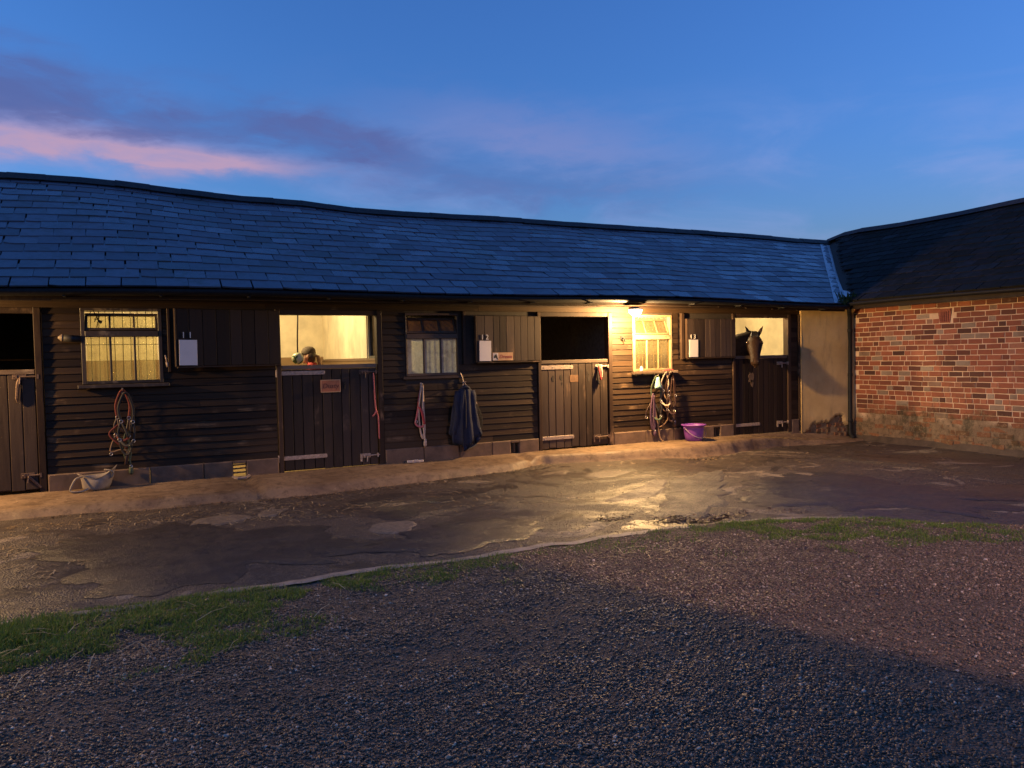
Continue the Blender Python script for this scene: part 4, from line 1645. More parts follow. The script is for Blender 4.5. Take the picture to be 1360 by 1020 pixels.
# paler mortar footing
m = MB()
n = 60
vs, fs = [], []
for i in range(n + 1):
    y = YW - .2 - i * (YW - .2 - 3.0) / n
    d = .03 + .05 * float(fbm(np.array(y * 2), np.array(0.), 81, 3))
    z = float(base(XB, y))
    vs += [(XB + .01, y, z + .10 + .05 * float(fbm(np.array(y * 3), np.array(2.), 83, 3))), (XB - d * .35, y, z + .055), (XB - d, y, z + .01), (XB - d - .02, y, z - .05)]
for i in range(n):
    for k in range(3):
        fs.append((i * 4 + k, i * 4 + k + 1, i * 4 + 5 + k, i * 4 + 4 + k))
m.add(vs, fs)
m.build('wall_footing', EARTH, wing, smooth=True)

# wing roof
WRX, WEX, WEZ = 14.75, 11.41, 2.25
WR = [(-2, 4.02), (6, 4.03), (8.56, 4.03), (9.7, 3.995), (11.0, 4.00), (12.27, 4.04), (12.6, 3.98), (12.95, 3.90)]


def wridge(y):
    return float(np.mean([np.interp(y + d, [p[0] for p in WR], [p[1] for p in WR]) for d in (-.12, 0, .12)]))


def wroof(y, t, h=0.0):
    z = WEZ + (wridge(y) - WEZ) * t + .025 * math.sin(y * 1.3 + t * 2) * math.sin(math.pi * t)
    return Vector((WEX + (WRX - WEX) * t - h * .48, y, z + h * .88))


m = MB()
ys_ = np.linspace(-.3, 12.9, 50)
vs, fs = [], []
for y in ys_:
    tmin = max(0, (y - 9.62) / (12.87 - 9.62))
    a0, a1 = wroof(y, tmin, -.02), wroof(y, 1, -.02)
    vs += [a0, a1, Vector((18.1, y, WEZ)), a0 - Vector((0, 0, .05))]
for i in range(len(ys_) - 1):
    o = i * 4
    fs += [(o, o + 1, o + 5, o + 4), (o + 1, o + 2, o + 6, o + 5), (o, o + 4, o + 7, o + 3), (o + 3, o + 7, o + 5, o + 1)]
m.add(vs, fs)
wroofo = m.build('roof', BACKING, wing)
m = MB()
WC = 15
for ci in range(WC):
    t0 = ci / WC
    y = -.3 + (SW / 2 if ci % 2 else 0)
    ymax = 9.60 + (12.87 - 9.60) * t0 - .10
    while y < ymax + .1:
        vs, fs = random.choice(variants)
        p = wroof(y, t0)
        su = (wroof(y, t0 + .06) - p).normalized()
        ax = -(wroof(y + .1, t0) - wroof(y - .1, t0)).normalized()
        nn = ax.cross(su).normalized()
        tl = R(1.7 + random.uniform(-.5, .5))
        su2 = su * math.cos(tl) - nn * math.sin(tl)
        pv = []
        for q in vs:
            w = p + nn * .017 + ax * q.x + su2 * q.y + nn * q.z
            tq = (w.x - WEX) / (WRX - WEX)
            w.y = min(w.y, 9.60 + (12.87 - 9.60) * tq - .10)
            pv.append(w)
        m.add(pv, fs)
        y += SW + random.uniform(-.004, .012)
struct(m.build('slate_courses', SLATE_M, wroofo), 'stuff')
for k in range(30):
    y0 = 12.86 - (k + 1) * .45
    m = MB()
    secs = []
    for q in (-.012, .455):
        zz = wridge(y0 + q) + random.uniform(-.005, .005)
        ring = [(-.15, -.055), (-.06, .035), (0, .055), (.06, .035), (.15, -.055), (0, .0)]
        secs.append([Vector((WRX + a, y0 + q, zz + .045 + b)) for a, b in ring])
    n = 6
    m.add(secs[0] + secs[1], [tuple(range(n)), tuple(range(2 * n - 1, n - 1, -1))] + [(i, (i + 1) % n, n + (i + 1) % n, n + i) for i in range(n)])
    m.build('ridge_tile', RIDGE, wroofo)
m = MB()
ys_ = np.linspace(.0, 9.5, 40)
vs, fs = [], []
ring = [(-.055, .0), (-.045, -.035), (-.02, -.056), (.02, -.056), (.045, -.035), (.055, 0), (.047, 0), (.036, -.03), (.015, -.046), (-.015, -.046), (-.036, -.03), (-.047, 0)]
for y in ys_:
    for a, b in ring:
        vs.append((WEX - .02 + a, y, WEZ - .015 + .008 * math.sin(y) + b))
n = len(ring)
for i in range(len(ys_) - 1):
    for k in range(n):
        q = (k + 1) % n
        fs.append((i * n + k, i * n + q, (i + 1) * n + q, (i + 1) * n + k))
m.add(vs, fs)
m.build('gutter', BLACKIRON, wing, smooth=True)
MB().box(WEX + .045, WEX + .07, 0, 9.62, WEZ - .13, WEZ - .03).build('fascia_board', PLANK_DARK, wing)
MB().box(WEX + .0705, XB + .02, 0, 9.93, 2.225, 2.24).build('soffit_board', PLANK_DARK, wing)

# downpipe in the corner
PX, PY = 11.64, 9.70
m = MB().tube([(11.46, 9.56, 2.16), (11.56, 9.64, 2.08), (PX, PY, 2.00), (PX, PY, 1.2), (PX, PY, -.10), (PX - .02, PY - .05, -.17), (PX - .03, PY - .11, -.19)], .040, 12)
dp = m.build('downpipe', BLACKIRON, stable, smooth=True)
for z in (1.75, .95, .12):
    MB().lathe([(.046, -.03), (.048, -.02), (.048, .02), (.046, .03)], (PX, PY, z), 12).build('pipe_collar', BLACKIRON, dp, smooth=True)
# weeds growing from the gutter corner
m = MB()
for k in range(150):
    a, h = random.uniform(0, 6.28), random.uniform(.03, .26)
    b0 = Vector((11.40 + random.uniform(-.14, .2), 9.56 + random.uniform(-.06, .06), 2.2 + random.uniform(-.1, .05)))
    d = Vector((math.cos(a) * .12, math.sin(a) * .07, h))
    tip = b0 + d
    sd = d.cross(Vector((0, 1, .3))).normalized() * random.uniform(.010, .022)
    md_ = b0 + d * .55 + Vector((0, 0, .02))
    m.add([b0, md_ + sd, tip, md_ - sd], [(0, 1, 2), (0, 2, 3)])
LEAFM = litter_mat('weed_leaf', [(0, (.018, .035, .010)), (1, (.05, .085, .022))], .5)
tag(m.build('gutter_weed', LEAFM, fix=False), 'clump of small green weeds growing in the gutter above the corner downpipe', 'plant')


# ------------------------------------------------------------------ lamps
def eaves_lamp(x, label, s, nm):
    y, z = 9.53, 2.040
    t = thing('eaves_lamp', label, 'lamp', (x, y, z), 'bulkhead lamps under the eaves')
    MB().box(x - .045, x + .045, y - .03, y + .10, z + .052, 2.116).build('mounting_block', BOARD, t)
    MB().lathe([(.085, .030), (.105, .034), (.108, .045), (.09, .052)], (x, y, z), 24).build('lamp_base', simple('lamp_white', (.6, .55, .48), .5), t, smooth=True)
    prof = [(.104 * math.cos(a), .030 - .088 * math.sin(a)) for a in np.linspace(0, math.pi / 2 - .05, 8)]
    MB().lathe(prof, (x, y, z), 24).build('lamp_glass', emit('opal_glass_' + nm, (1.0, .74, .42), 16.0), t, smooth=True)
    ld = bpy.data.lights.new('eaves_light', 'POINT')
    ld.energy = s
    ld.color = (1.0, .60, .235)
    ld.shadow_soft_size = .045
    place('eaves_light', ld, (x, y, z - .115), t)


eaves_lamp(6.81, 'glowing round bulkhead lamp under the eaves above the window beside door 13', LAMP_RIGHT, 'right')
eaves_lamp(-2.75, 'round bulkhead lamp under the eaves beyond the leftmost stable door', LAMP_LEFT, 'left')

# yard floodlight on a post behind the camera
fx, fy, fz = 6.0, -5.5, 3.4
t = thing('yard_floodlight', 'hooded floodlight on a wooden post across the yard', 'floodlight', (fx, fy, -.42))
MB().bev(fx - .06, fx + .06, fy - .28, fy - .16, -.42, 3.62, .008).build('post', FRAMEW, t)
MB().tube([(fx, fy - .17, fz + .08), (fx, fy - .05, fz + .05)], .018, 8).build('arm', BLACKIRON, t)
aim = Vector((8.6, 6.0, -.2)) - Vector((fx, fy, fz))
q = aim.to_track_quat('-Z', 'Y')
m = MB()
m.lathe([(.104, -.03), (.107, -.03), (.075, .05), (.02, .055), (.015, .05), (.07, .045), (.10, -.028)], (0, 0, 0), 16)
m.v = [tuple(Vector((fx, fy, fz)) + q @ Vector(p)) for p in m.v]
m.build('hood', BLACKIRON, t, smooth=True)
# flap added over the lamp to cut the beam off walls and roofs
az_ = math.atan2(aim.x, aim.y)
pr = Matrix.Rotation(-az_, 3, 'Z') @ Matrix.Rotation(-math.atan2(.175, .5), 3, 'X')
m = MB().box(-.45, .45, -.04, .50, -.004, .004)
m.v = [tuple(Vector((fx, fy, fz + .062)) + pr @ Vector(p)) for p in m.v]
m.build('added_beam_flap', BLACKIRON, t)
ld = bpy.data.lights.new('flood_beam', 'SPOT')
ld.energy = FLOOD
ld.color = (1.0, .56, .34)
ld.spot_size = R(61)
ld.spot_blend = .10
ld.shadow_soft_size = .05
lo = place('flood_beam', ld, Vector((fx, fy, fz)) + aim.normalized() * .05, t)
lo.rotation_euler = q.to_euler()

# ------------------------------------------------------------------ notices and name plates
def notice(fn, ang, x0, x1, z0, z1, label):
    ce = fn((x0 + x1) / 2, -.0095, 0)
    m = MB()
    w, h = (x1 - x0) / 2, (z1 - z0) / 2
    m.bev(-w, w, -.002, .0035, -h, h, .0012)
    me, _ = m.mesh('notice_board', WHITEP, origin=(0, 0, 0))
    o = place('notice_board', me, (ce.x, ce.y, (z0 + z1) / 2), None, (0, R(random.uniform(-1, 1)), ang))
    return tag(o, label, 'notice', 'white notice boards on the top doors')


notice(f11, a11, .455, .655, 1.375, 1.672, 'white notice board below number 11, in shadow on the dark top door')
notice(f12, a12, 4.362, 4.545, 1.345, 1.632, 'white notice board below number 12, beside the small name plate')
notice(f13, a13, 8.098, 8.285, 1.335, 1.618, 'white notice board below number 13, brightly lit near the lamp')

PLATE = simple('orange_name_plate', (.42, .13, .05), .5, 0, .25, 14, .1)
PLATE2 = simple('pale_orange_plate', (.62, .36, .17), .5, 0, .2, 14, .1)
INK = simple('dark_red_ink', (.10, .018, .010), .6, 0, .2, 20, 0)
INK2 = simple('black_ink', (.01, .008, .007), .6, 0, .2, 20, 0)
RED = simple('red_ink', (.40, .04, .02), .6, 0, .2, 20, 0)
t = thing('name_plate', 'orange name plate screwed to the lower half of door 11', 'sign', (2.28, y11 - .006, 1.065), 'horse name plates')
MB().bev(2.152, 2.408, y11 - .016, y11 - .0055, .985, 1.148, .002).build('plate', PLATE, t)
place('lettering', text_mesh('Dusty', .088, INK, .0008, .15), (2.28, y11 - .0166, 1.066), t, (R(90), 0, 0))
m = MB()
for (a, b, c0, d) in ((2.152, 2.408, 1.140, 1.148), (2.152, 2.408, .985, .993), (2.152, 2.160, .9935, 1.1395), (2.400, 2.408, .9935, 1.1395)):
    m.box(a, b, y11 - .0178, y11 - .0162, c0, d)
m.build('plate_border', PLATE2, t)
ce = f12(4.73, -.010, 0)
t = thing('name_plate', 'pale name plate with horse head beside the notice on top door 12', 'sign', (ce.x, ce.y, 1.405), 'horse name plates')
MB().bev(ce.x - .16, ce.x + .16, ce.y - .004, ce.y + .004, 1.348, 1.462, .0015).build('plate', PLATE2, t)
MB().box(ce.x - .157, ce.x - .075, ce.y - .0056, ce.y - .0042, 1.352, 1.458).build('picture_ground', simple('plate_white', (.7, .6, .52), .5), t)
hh = [(-.145, 1.395), (-.135, 1.42), (-.112, 1.436), (-.105, 1.447), (-.098, 1.432), (-.088, 1.405), (-.078, 1.375), (-.074, 1.358), (-.098, 1.368), (-.110, 1.392), (-.128, 1.384), (-.140, 1.384)]
m = MB().add([(ce.x + a, ce.y - .0064, b) for a, b in hh] + [(ce.x + a, ce.y - .0050, b) for a, b in hh], [tuple(range(12))] + [(i, 12 + i, 12 + (i + 1) % 12, (i + 1) % 12) for i in range(12)])
m.build('horse_silhouette', INK2, t)
place('lettering', text_mesh('Dream', .072, RED, .0008, .2), (ce.x + .045, ce.y - .0048, 1.402), t, (R(90), 0, 0))


# ------------------------------------------------------------------ tack, ropes, coats
def catmull(pts, n=6):
    pts = [Vector(p) for p in pts]
    out = []
    P = [pts[0]] + pts + [pts[-1]]
    for i in range(1, len(P) - 2):
        for k in range(n):
            t = k / n
            a, b, c0, d = P[i - 1], P[i], P[i + 1], P[i + 2]
            out.append(.5 * ((2 * b) + (c0 - a) * t + (2 * a - 5 * b + 4 * c0 - d) * t * t + (3 * b - 3 * c0 + d - a) * t ** 3))
    out.append(pts[-1])
    return out


def fabric(name, col, rough=.75, sc_=60):
    return simple(name, col, rough, 0, .3, sc_, .4)


LEATHER = fabric('brown_leather', (.035, .015, .009), .45)
REDWEB = fabric('red_webbing', (.12, .016, .012))
BLACKWEB = fabric('black_webbing', (.016, .014, .014))
CREAMROPE = fabric('cream_rope', (.46, .34, .26))
PINKROPE = fabric('pink_rope', (.46, .12, .12))
REDROPE = fabric('red_rope', (.40, .05, .045))
MINT = fabric('mint_fleece', (.33, .56, .46))
GREENWEB = fabric('green_webbing', (.055, .075, .045))
BUCKLE = simple('steel_buckle', (.55, .5, .45), .3, .8, .1, 30, 0)
TANWEB = fabric('tan_webbing', (.20, .12, .065))


def strap(pts, w, mat, name, parent, n=6, flat=.28):
    MB().tube(catmull(pts, n), w, 6, flat=flat).build(name, mat, parent, smooth=True)


def ring(c, r, parent, name='ring', mat=None):
    c = Vector(c)
    pts = [c + Vector((math.cos(a) * r, .004 * math.sin(2 * a), math.sin(a) * r)) for a in np.linspace(0, 2 * math.pi, 13)]
    MB().tube(pts, .0045, 5, cap=False).build(name, mat or BUCKLE, parent, smooth=True)


def hook(x, z, parent, y=YW - .03):
    m = MB().tube(catmull([(x, YW - .022, z + .02), (x, y - .06, z + .015), (x, y - .085, z + .035)], 4), .007, 6)
    m.box(x - .012, x + .012, YW - .030, YW - .022, z - .03, z + .05)
    m.build('hook', METAL, parent)


def headcollar(x, z, y, label, web, pad, s=1.0, seed=0, group=None, hk=True):
    """a headcollar or bridle hanging by its headpiece: headpiece, cheekpieces, noseband, throat strap, rings"""
    rs = random.Random(seed)
    j = lambda a: rs.uniform(-a, a)
    t = thing('headcollar', label, 'headcollar', (x, y, z), group)
    w = .012 * s
    a1, a2 = Vector((x - .055 * s + j(.015), y - .01, z - .30 * s)), Vector((x + .055 * s + j(.015), y - .025, z - .31 * s))
    strap([a1, (x - .075 * s, y - .005, z - .16 * s), (x - .03 * s, y - .03, z - .02), (x, y - .045, z + .012), (x + .03 * s, y - .03, z - .02), (x + .07 * s, y - .02, z - .16 * s), a2], w * 1.15, pad, 'headpiece', t)
    b1, b2 = Vector((x - .085 * s + j(.02), y - .02, z - .50 * s)), Vector((x + .045 * s + j(.02), y - .04, z - .52 * s))
    strap([a1, (a1 + b1) / 2 + Vector((-.02, -.01, 0)), b1], w, web, 'cheekpiece', t)
    strap([a2, (a2 + b2) / 2 + Vector((.015, -.01, 0)), b2], w, web, 'cheekpiece', t)
    strap([b1, (x - .03 + j(.02), y - .075, z - .56 * s), (x + .03, y - .08, z - .55 * s), b2], w * 1.2, pad, 'noseband', t)
    strap([b1, (x - .05, y - .012, z - .63 * s), (x + .01, y - .03, z - .66 * s), b2], w, web, 'noseband', t)
    strap([a1, (x - .02 + j(.02), y - .06, z - .42 * s), (x + .02, y - .05, z - .47 * s), a2], w * .9, web, 'throat_strap', t)
    for p in (a1, a2, b1, b2):
        ring(p + Vector((0, -.012, 0)), .017 * s, t)
    if hk:
        hook(x, z, t)
    return t


def lead_rope(x, z, y, label, mat, L=.8, r=.010, loops=2, seed=0, clip=True, group=None):
    rs = random.Random(seed)
    t = thing('lead_rope', label, 'rope', (x, y, z), group)
    pts = []
    for k in range(loops):
        o = rs.uniform(-.02, .02)
        d = L * rs.uniform(.82, 1.0)
        pts += [(x - .012, y - .03 - k * .012, z), (x - .035 + o, y - .022 - k * .01, z - d * .45), (x - .02 + o, y - .02, z - d * .85), (x + .015 + o, y - .025, z - d), (x + .045 + o, y - .02, z - d * .82), (x + .03 + o, y - .03, z - d * .4), (x + .012, y - .035 - k * .01, z)]
    MB().tube(catmull(pts, 5), r, 7).build('rope', mat, t, smooth=True)
    tail = [(x + .01, y - .04, z - .02), (x + .02 + rs.uniform(-.02, .02), y - .035, z - L * .6), (x + .03, y - .03, z - L * 1.05)]
    MB().tube(catmull(tail, 6), r, 7).build('rope', mat, t, smooth=True)
    if clip:
        e = Vector(tail[-1])
        MB().lathe([(.008, .03), (.022, .0), (.026, -.05), (.012, -.075)], e, 8).build('rope_knot', mat, t, smooth=True)
        ring(e + Vector((0, -.01, .02)), .014, t, 'clip')
    return t


TG = 'tack hanging on the stable front'
# left cluster below the lit window of stall 11
headcollar(-.13, 1.09, YW - .035, 'dark red and brown bridle hanging in the tack cluster below the lit window', LEATHER, REDWEB, 1.0, 3, TG)
headcollar(-.10, 1.06, YW - .085, 'black headcollar with steel rings below the lit window', BLACKWEB, BLACKWEB, 1.05, 5, TG, False)
lead_rope(-.10, .62, YW - .055, 'brown looped rope at the foot of the tack below the lit window', GREENWEB, .40, .009, 1, 4, True, TG)
t = thing('leather_rein', 'brown leather reins looped out to the left of the tack below the lit window', 'reins', (-.2, YW - .05, .6), TG)
strap([(-.12, YW - .07, .75), (-.22, YW - .08, .68), (-.28, YW - .07, .60), (-.20, YW - .09, .50), (-.10, YW - .10, .44)], .010, REDWEB, 'rein', t)
strap([(-.22, YW - .07, .58), (-.27, YW - .07, .45), (-.26, YW - .08, .40), (-.16, YW - .08, .42), (-.09, YW - .09, .40)], .009, TANWEB, 'rein', t)
ring((-.27, YW - .08, .375), .016, t, 'buckle')
strap([(-.09, YW - .10, .40), (-.11, YW - .10, .32), (-.12, YW - .09, .24)], .018, LEATHER, 'rein', t)

# pink rope on the bolt of door 11
t = thing('pink_string', 'pink rope hanging from the upper bolt of door 11', 'rope', (2.86, y11 - .05, 1.2), None)
MB().tube(catmull([(2.845, y11 - .035, 1.22), (2.850, y11 - .045, 1.0), (2.862, y11 - .04, .80), (2.875, y11 - .045, .70), (2.895, y11 - .05, .62), (2.900, y11 - .045, .45), (2.905, y11 - .04, .34)], 5), .0095, 6).build('rope', PINKROPE, t, smooth=True)
MB().tube(catmull([(2.868, y11 - .05, .72), (2.845, y11 - .06, .68), (2.815, y11 - .055, .645)], 4), .009, 6).build('rope_end', PINKROPE, t, smooth=True)
MB().lathe([(.008, -.02), (.017, -.008), (.017, .008), (.008, .02)], (2.87, y11 - .05, .70), 8).build('knot', PINKROPE, t, smooth=True)
# red rope on the bolt of door 12
t = thing('red_string', 'short red and cream rope tied to the upper bolt of door 12', 'rope', (6.42, y12 - .05, 1.2), None)
MB().tube(catmull([(6.40, y12 - .03, 1.24), (6.385, y12 - .05, 1.17), (6.40, y12 - .055, 1.08), (6.42, y12 - .05, 1.02)], 5), .014, 6).build('rope', REDROPE, t, smooth=True)
MB().tube(catmull([(6.43, y12 - .03, 1.24), (6.435, y12 - .05, 1.15), (6.43, y12 - .055, 1.05)], 5), .012, 6).build('rope', CREAMROPE, t, smooth=True)
MB().tube(catmull([(6.38, y12 - .03, 1.2), (6.36, y12 - .05, 1.1), (6.375, y12 - .05, .95)], 5), .011, 6).build('rope', BLACKWEB, t, smooth=True)

# lead ropes below the window of stall 12
lead_rope(3.51, 1.02, YW - .035, 'cream and pink lead rope hanging below the grey window', CREAMROPE, .72, .012, 2, 8, True, TG)
t = thing('headcollar', 'small red headcollar hanging with the cream rope below the grey window', 'headcollar', (3.48, YW - .05, .7), TG)
strap([(3.50, YW - .06, 1.0), (3.46, YW - .07, .78), (3.50, YW - .085, .66), (3.53, YW - .08, .50)], .018, REDROPE, 'headpiece', t)
strap([(3.46, YW - .07, .78), (3.43, YW - .07, .62), (3.41, YW - .065, .52), (3.46, YW - .08, .47), (3.52, YW - .08, .48)], .014, PINKROPE, 'noseband', t)
ring((3.42, YW - .07, .54), .017, t)
hook(3.51, 1.02, t)

# navy coat on a hook
NAVY = simple('navy_cloth', (.006, .010, .032), .8, 0, .35, 30, .4)
t = thing('coat', 'navy coat hanging from a hook right of the grey window', 'coat', (4.14, YW - .08, 1.0), None)


def coat_ring(z, hw, hd, ph, fold):
    out = []
    n = 44
    for k in range(n):
        a = 2 * math.pi * k / n
        f = 1 + fold * (.5 * math.sin(7 * a + ph) + .35 * math.sin(11 * a + ph * 2.3) + .2 * math.sin(3 * a - ph))
        out.append((math.cos(a) * hw * f, math.sin(a) * hd * (1 + fold * 1.3 * math.sin(9 * a + ph)), 0))
    return out


m = MB()
lev = [(1.02, .020, .02, 0, 0), (1.0, .045, .03, .1, .05), (.96, .085, .04, .2, .08), (.92, .115, .048, .3, .10), (.84, .130, .055, .5, .14), (.74, .150, .062, .8, .18), (.62, .170, .068, 1.0, .22), (.50, .188, .070, 1.2, .26), (.38, .205, .072, 1.35, .30), (.30, .215, .074, 1.45, .34), (.24, .205, .072, 1.5, .36)]
vs = []
for li, (z, hw, hd, ph, fo) in enumerate(lev):
    for k, (a, b, _) in enumerate(coat_ring(z, hw, hd, ph, fo)):
        w = 2 * math.pi * k / 44
        dz = 0
        if li >= 8:
            dz = (.05 * math.sin(5 * w + 1) + .05 * math.sin(2 * w + 2.5)) * (li - 7) / 3 - (.05 if 3.6 < w < 5.2 else 0) * (li - 7) / 3
        cx = 4.125 + .012 * math.sin(z * 7)
        vs.append((cx + a, YW - .115 + max(b, -.2) * (1.0 if b < 0 else .8), z + dz))
n = 44
fs = [(i * n + k, i * n + (k + 1) % n, (i + 1) * n + (k + 1) % n, (i + 1) * n + k) for i in range(len(lev) - 1) for k in range(n)]
fs.append(tuple(range(n)))
fs.append(tuple((len(lev) - 1) * n + k for k in range(n))[::-1])
m.add(vs, fs)
body = m.build('coat_body', NAVY, t, smooth=True)
for (sx, ph) in ((-1, 0), (1, 1)):
    secs = []
    for i in range(9):
        u = i / 8
        ce = Vector((4.125 + sx * (.095 + .085 * u + .01 * math.sin(u * 6 + ph)), YW - .105 - .03 * math.sin(u * 3), .94 - u * .60))
        secs.append((ce, (1, 0, 0), (0, 1, 0), .042 + .012 * math.sin(u * 9 + ph), .040 + .006 * math.sin(u * 13)))
    MB().loft(secs, 14).build('sleeve', NAVY, t, smooth=True)
secs = []
MB().tube(catmull([(4.07, YW - .10, .965), (4.09, YW - .15, .985), (4.13, YW - .165, .99), (4.17, YW - .15, .98), (4.185, YW - .10, .96)], 4), [.018] * 17, 7).build('collar', NAVY, t, smooth=True)
MB().tube(catmull([(4.10, YW - .165, .96), (4.105, YW - .19, .8), (4.10, YW - .2, .6), (4.095, YW - .205, .42)], 6), .006, 5, flat=.5).build('zip', BLACKWEB, t, smooth=True)
hook(4.14, 1.03, t)
MB().tube([(4.10, YW - .03, 1.19), (4.14, YW - .045, 1.06)], .006, 5).build('hanger_wire', METAL, t)

# hay net beside the coat
NET = fabric('green_net_cord', (.075, .065, .035))
t = thing('haynet', 'empty dark green hay net hanging just right of the navy coat', 'hay net', (4.32, YW - .05, .6), None)


def netp(u, v):
    z = .86 - v * .53
    r = .012 + .085 * math.sin(math.pi * min(1, v * 1.02)) ** .8 * (0.35 + .65 * v)
    cx = 4.245 + .10 * math.sin(v * 1.9)
    return Vector((cx + math.cos(u) * r, YW - .06 + math.sin(u) * r * .45, z))


m = MB()
for k in range(9):
    for sgn in (1, -1):
        m.tube([netp(2 * math.pi * k / 9 + sgn * v * 3.2, v) for v in np.linspace(0, 1, 13)], .0035, 4)
m.build('net_mesh', NET, t)
MB().tube(catmull([(4.15, YW - .05, 1.06), (4.20, YW - .06, .95), (4.245, YW - .06, .86), (4.31, YW - .07, .78), (4.34, YW - .06, .62)], 5), .005, 5).build('draw_cord', CREAMROPE, t, smooth=True)
MB().tube(catmull([(4.15, YW - .05, 1.05), (4.26, YW - .08, .84), (4.28, YW - .08, .70)], 5), .005, 5).build('draw_cord', CREAMROPE, t, smooth=True)

# right cluster under the lamp
headcollar(7.45, 1.03, YW - .05, 'headcollar with mint green padded headpiece under the lamp lit window', BLACKWEB, GREENWEB, 1.2, 21, TG)
t = thing('fleece_pad', 'mint green fleece pad hanging at the top of the tack under the lamp', 'fleece pad', (7.44, YW - .1, 1.0), TG)
m = MB()
vs, fs = [], []
for i in range(7):
    v = i / 6
    for k in range(5):
        u = k / 4 - .5
        vs.append((7.45 + u * (.05 + .09 * v), YW - .115 - .02 * math.cos(u * 3) - .01 * v, 1.03 - v * .17 - .02 * abs(u)))
for i in range(6):
    for k in range(4):
        fs.append((i * 5 + k, i * 5 + k + 1, i * 5 + k + 6, i * 5 + k + 5))
nb = len(vs)
vs += [(a, b + .02, c0) for a, b, c0 in vs]
fs += [tuple(nb + q for q in f)[::-1] for f in fs[:24]]
edge = [0, 1, 2, 3, 4, 9, 14, 19, 24, 29, 34, 33, 32, 31, 30, 25, 20, 15, 10, 5]
fs += [(edge[i], edge[(i + 1) % 20], nb + edge[(i + 1) % 20], nb + edge[i]) for i in range(20)]
m.add(vs, fs)
m.build('pad', MINT, t, smooth=True)
headcollar(7.62, 1.08, YW - .06, 'cream and tan headcollar in the middle of the tack under the lamp', TANWEB, CREAMROPE, .9, 22, TG)
headcollar(7.70, 1.08, YW - .10, 'brown leather bridle rightmost in the tack under the lamp', LEATHER, LEATHER, 1.15, 23, TG)
lead_rope(7.36, .74, YW - .06, 'purple black lead rope hanging lowest left of the tack under the lamp', fabric('plum_rope', (.085, .04, .075)), .55, .012, 2, 24, True, TG)
lead_rope(7.74, 1.02, YW - .08, 'dark brown rope hanging at the right of the tack under the lamp', LEATHER, .70, .010, 1, 25, True, TG)
t = thing('leather_rein', 'tan reins trailing down to the pavement under the lamp', 'reins', (7.45, YW - .06, .5), TG)
strap([(7.40, YW - .08, .62), (7.43, YW - .09, .40), (7.46, YW - .10, .20), (7.48, YW - .12, .05), (7.52, YW - .14, .005)], .013, TANWEB, 'rein', t)
strap([(7.56, YW - .09, .62), (7.66, YW - .09, .46), (7.64, YW - .08, .32), (7.52, YW - .09, .24), (7.46, YW - .09, .24)], .011, TANWEB, 'rein', t)
strap([(7.33, YW - .08, .62), (7.24, YW - .09, .50), (7.22, YW - .09, .42)], .012, LEATHER, 'rein', t)
ring((7.225, YW - .095, .40), .02, t, 'buckle')

# things on the sill of the lamp lit window
t = MB()
secs = [(Vector((7.60 + .05 * u, YW - .065 - .006 * math.sin(u * 3), 1.137)), (0, 1, 0), (0, 0, 1), .024 * math.sin(.35 + u * .62), .017 * math.sin(.35 + u * .62)) for u in range(5)]
t.loft(secs, 10)
tag(t.build('rolled_cloth', fabric('crimson_cloth', (.42, .05, .06))), 'small crimson rolled cloth lying on the lamp lit sill', 'cloth')
t = MB().lathe([(.022, .0), (.026, .012), (.026, .055), (.014, .064), (.014, .080)], (7.17, YW - .062, 1.127), 12)
tag(t.build('small_pot', simple('blue_grey_plastic', (.25, .33, .45), .4), smooth=True), 'small blue grey pot at the left end of the lamp lit sill', 'pot')

# dark wooden peg left of the lit window
t = thing('wall_peg', 'thick dark round peg with a pale end on the wall left of the lit window', 'peg', (-.56, YW - .05, 1.70))
MB().tube([(-.53, YW - .05, 1.695), (-.70, YW - .075, 1.71)], .040, 12).build('peg', simple('tarred_peg', (.012, .010, .010), .6), t, smooth=True)
m = MB().lathe([(.042, 0), (.040, .012), (.022, .03), (.010, .045)], (0, 0, 0), 12)
qq = Vector((-.17, -.025, .015)).to_track_quat('Z', 'Y')
m.v = [tuple(Vector((-.705, YW - .0757, 1.7105)) + qq @ Vector(p)) for p in m.v]
m.build('pale_end', simple('pale_peg_end', (.20, .15, .11), .6), t, smooth=True)  # tip of the peg in a paler colour than its shaft
# iron catch on the boards left of the lamp lit window
m = MB().tube(catmull([(6.83, YW - .025, 1.66), (6.85, YW - .06, 1.65), (6.87, YW - .05, 1.60)], 4), .010, 6)
m.bev(6.815, 6.85, YW - .03, YW - .022, 1.63, 1.69, .002)
tag(m.build('tie_hook', BLACKIRON), 'small black hook on the boards left of the lamp lit window', 'hook')
# pale toggle at the corner of top door 11
m = MB().tube([(.335, YW - .06, 1.50), (.35, YW - .07, 1.42)], .010, 6).tube([(.350, YW - .07, 1.42), (.358, YW - .075, 1.36)], .017, 7)
tag(m.build('door_hook', METAL, smooth=True), 'pale metal hook beside the corner of top door 11', 'hook')

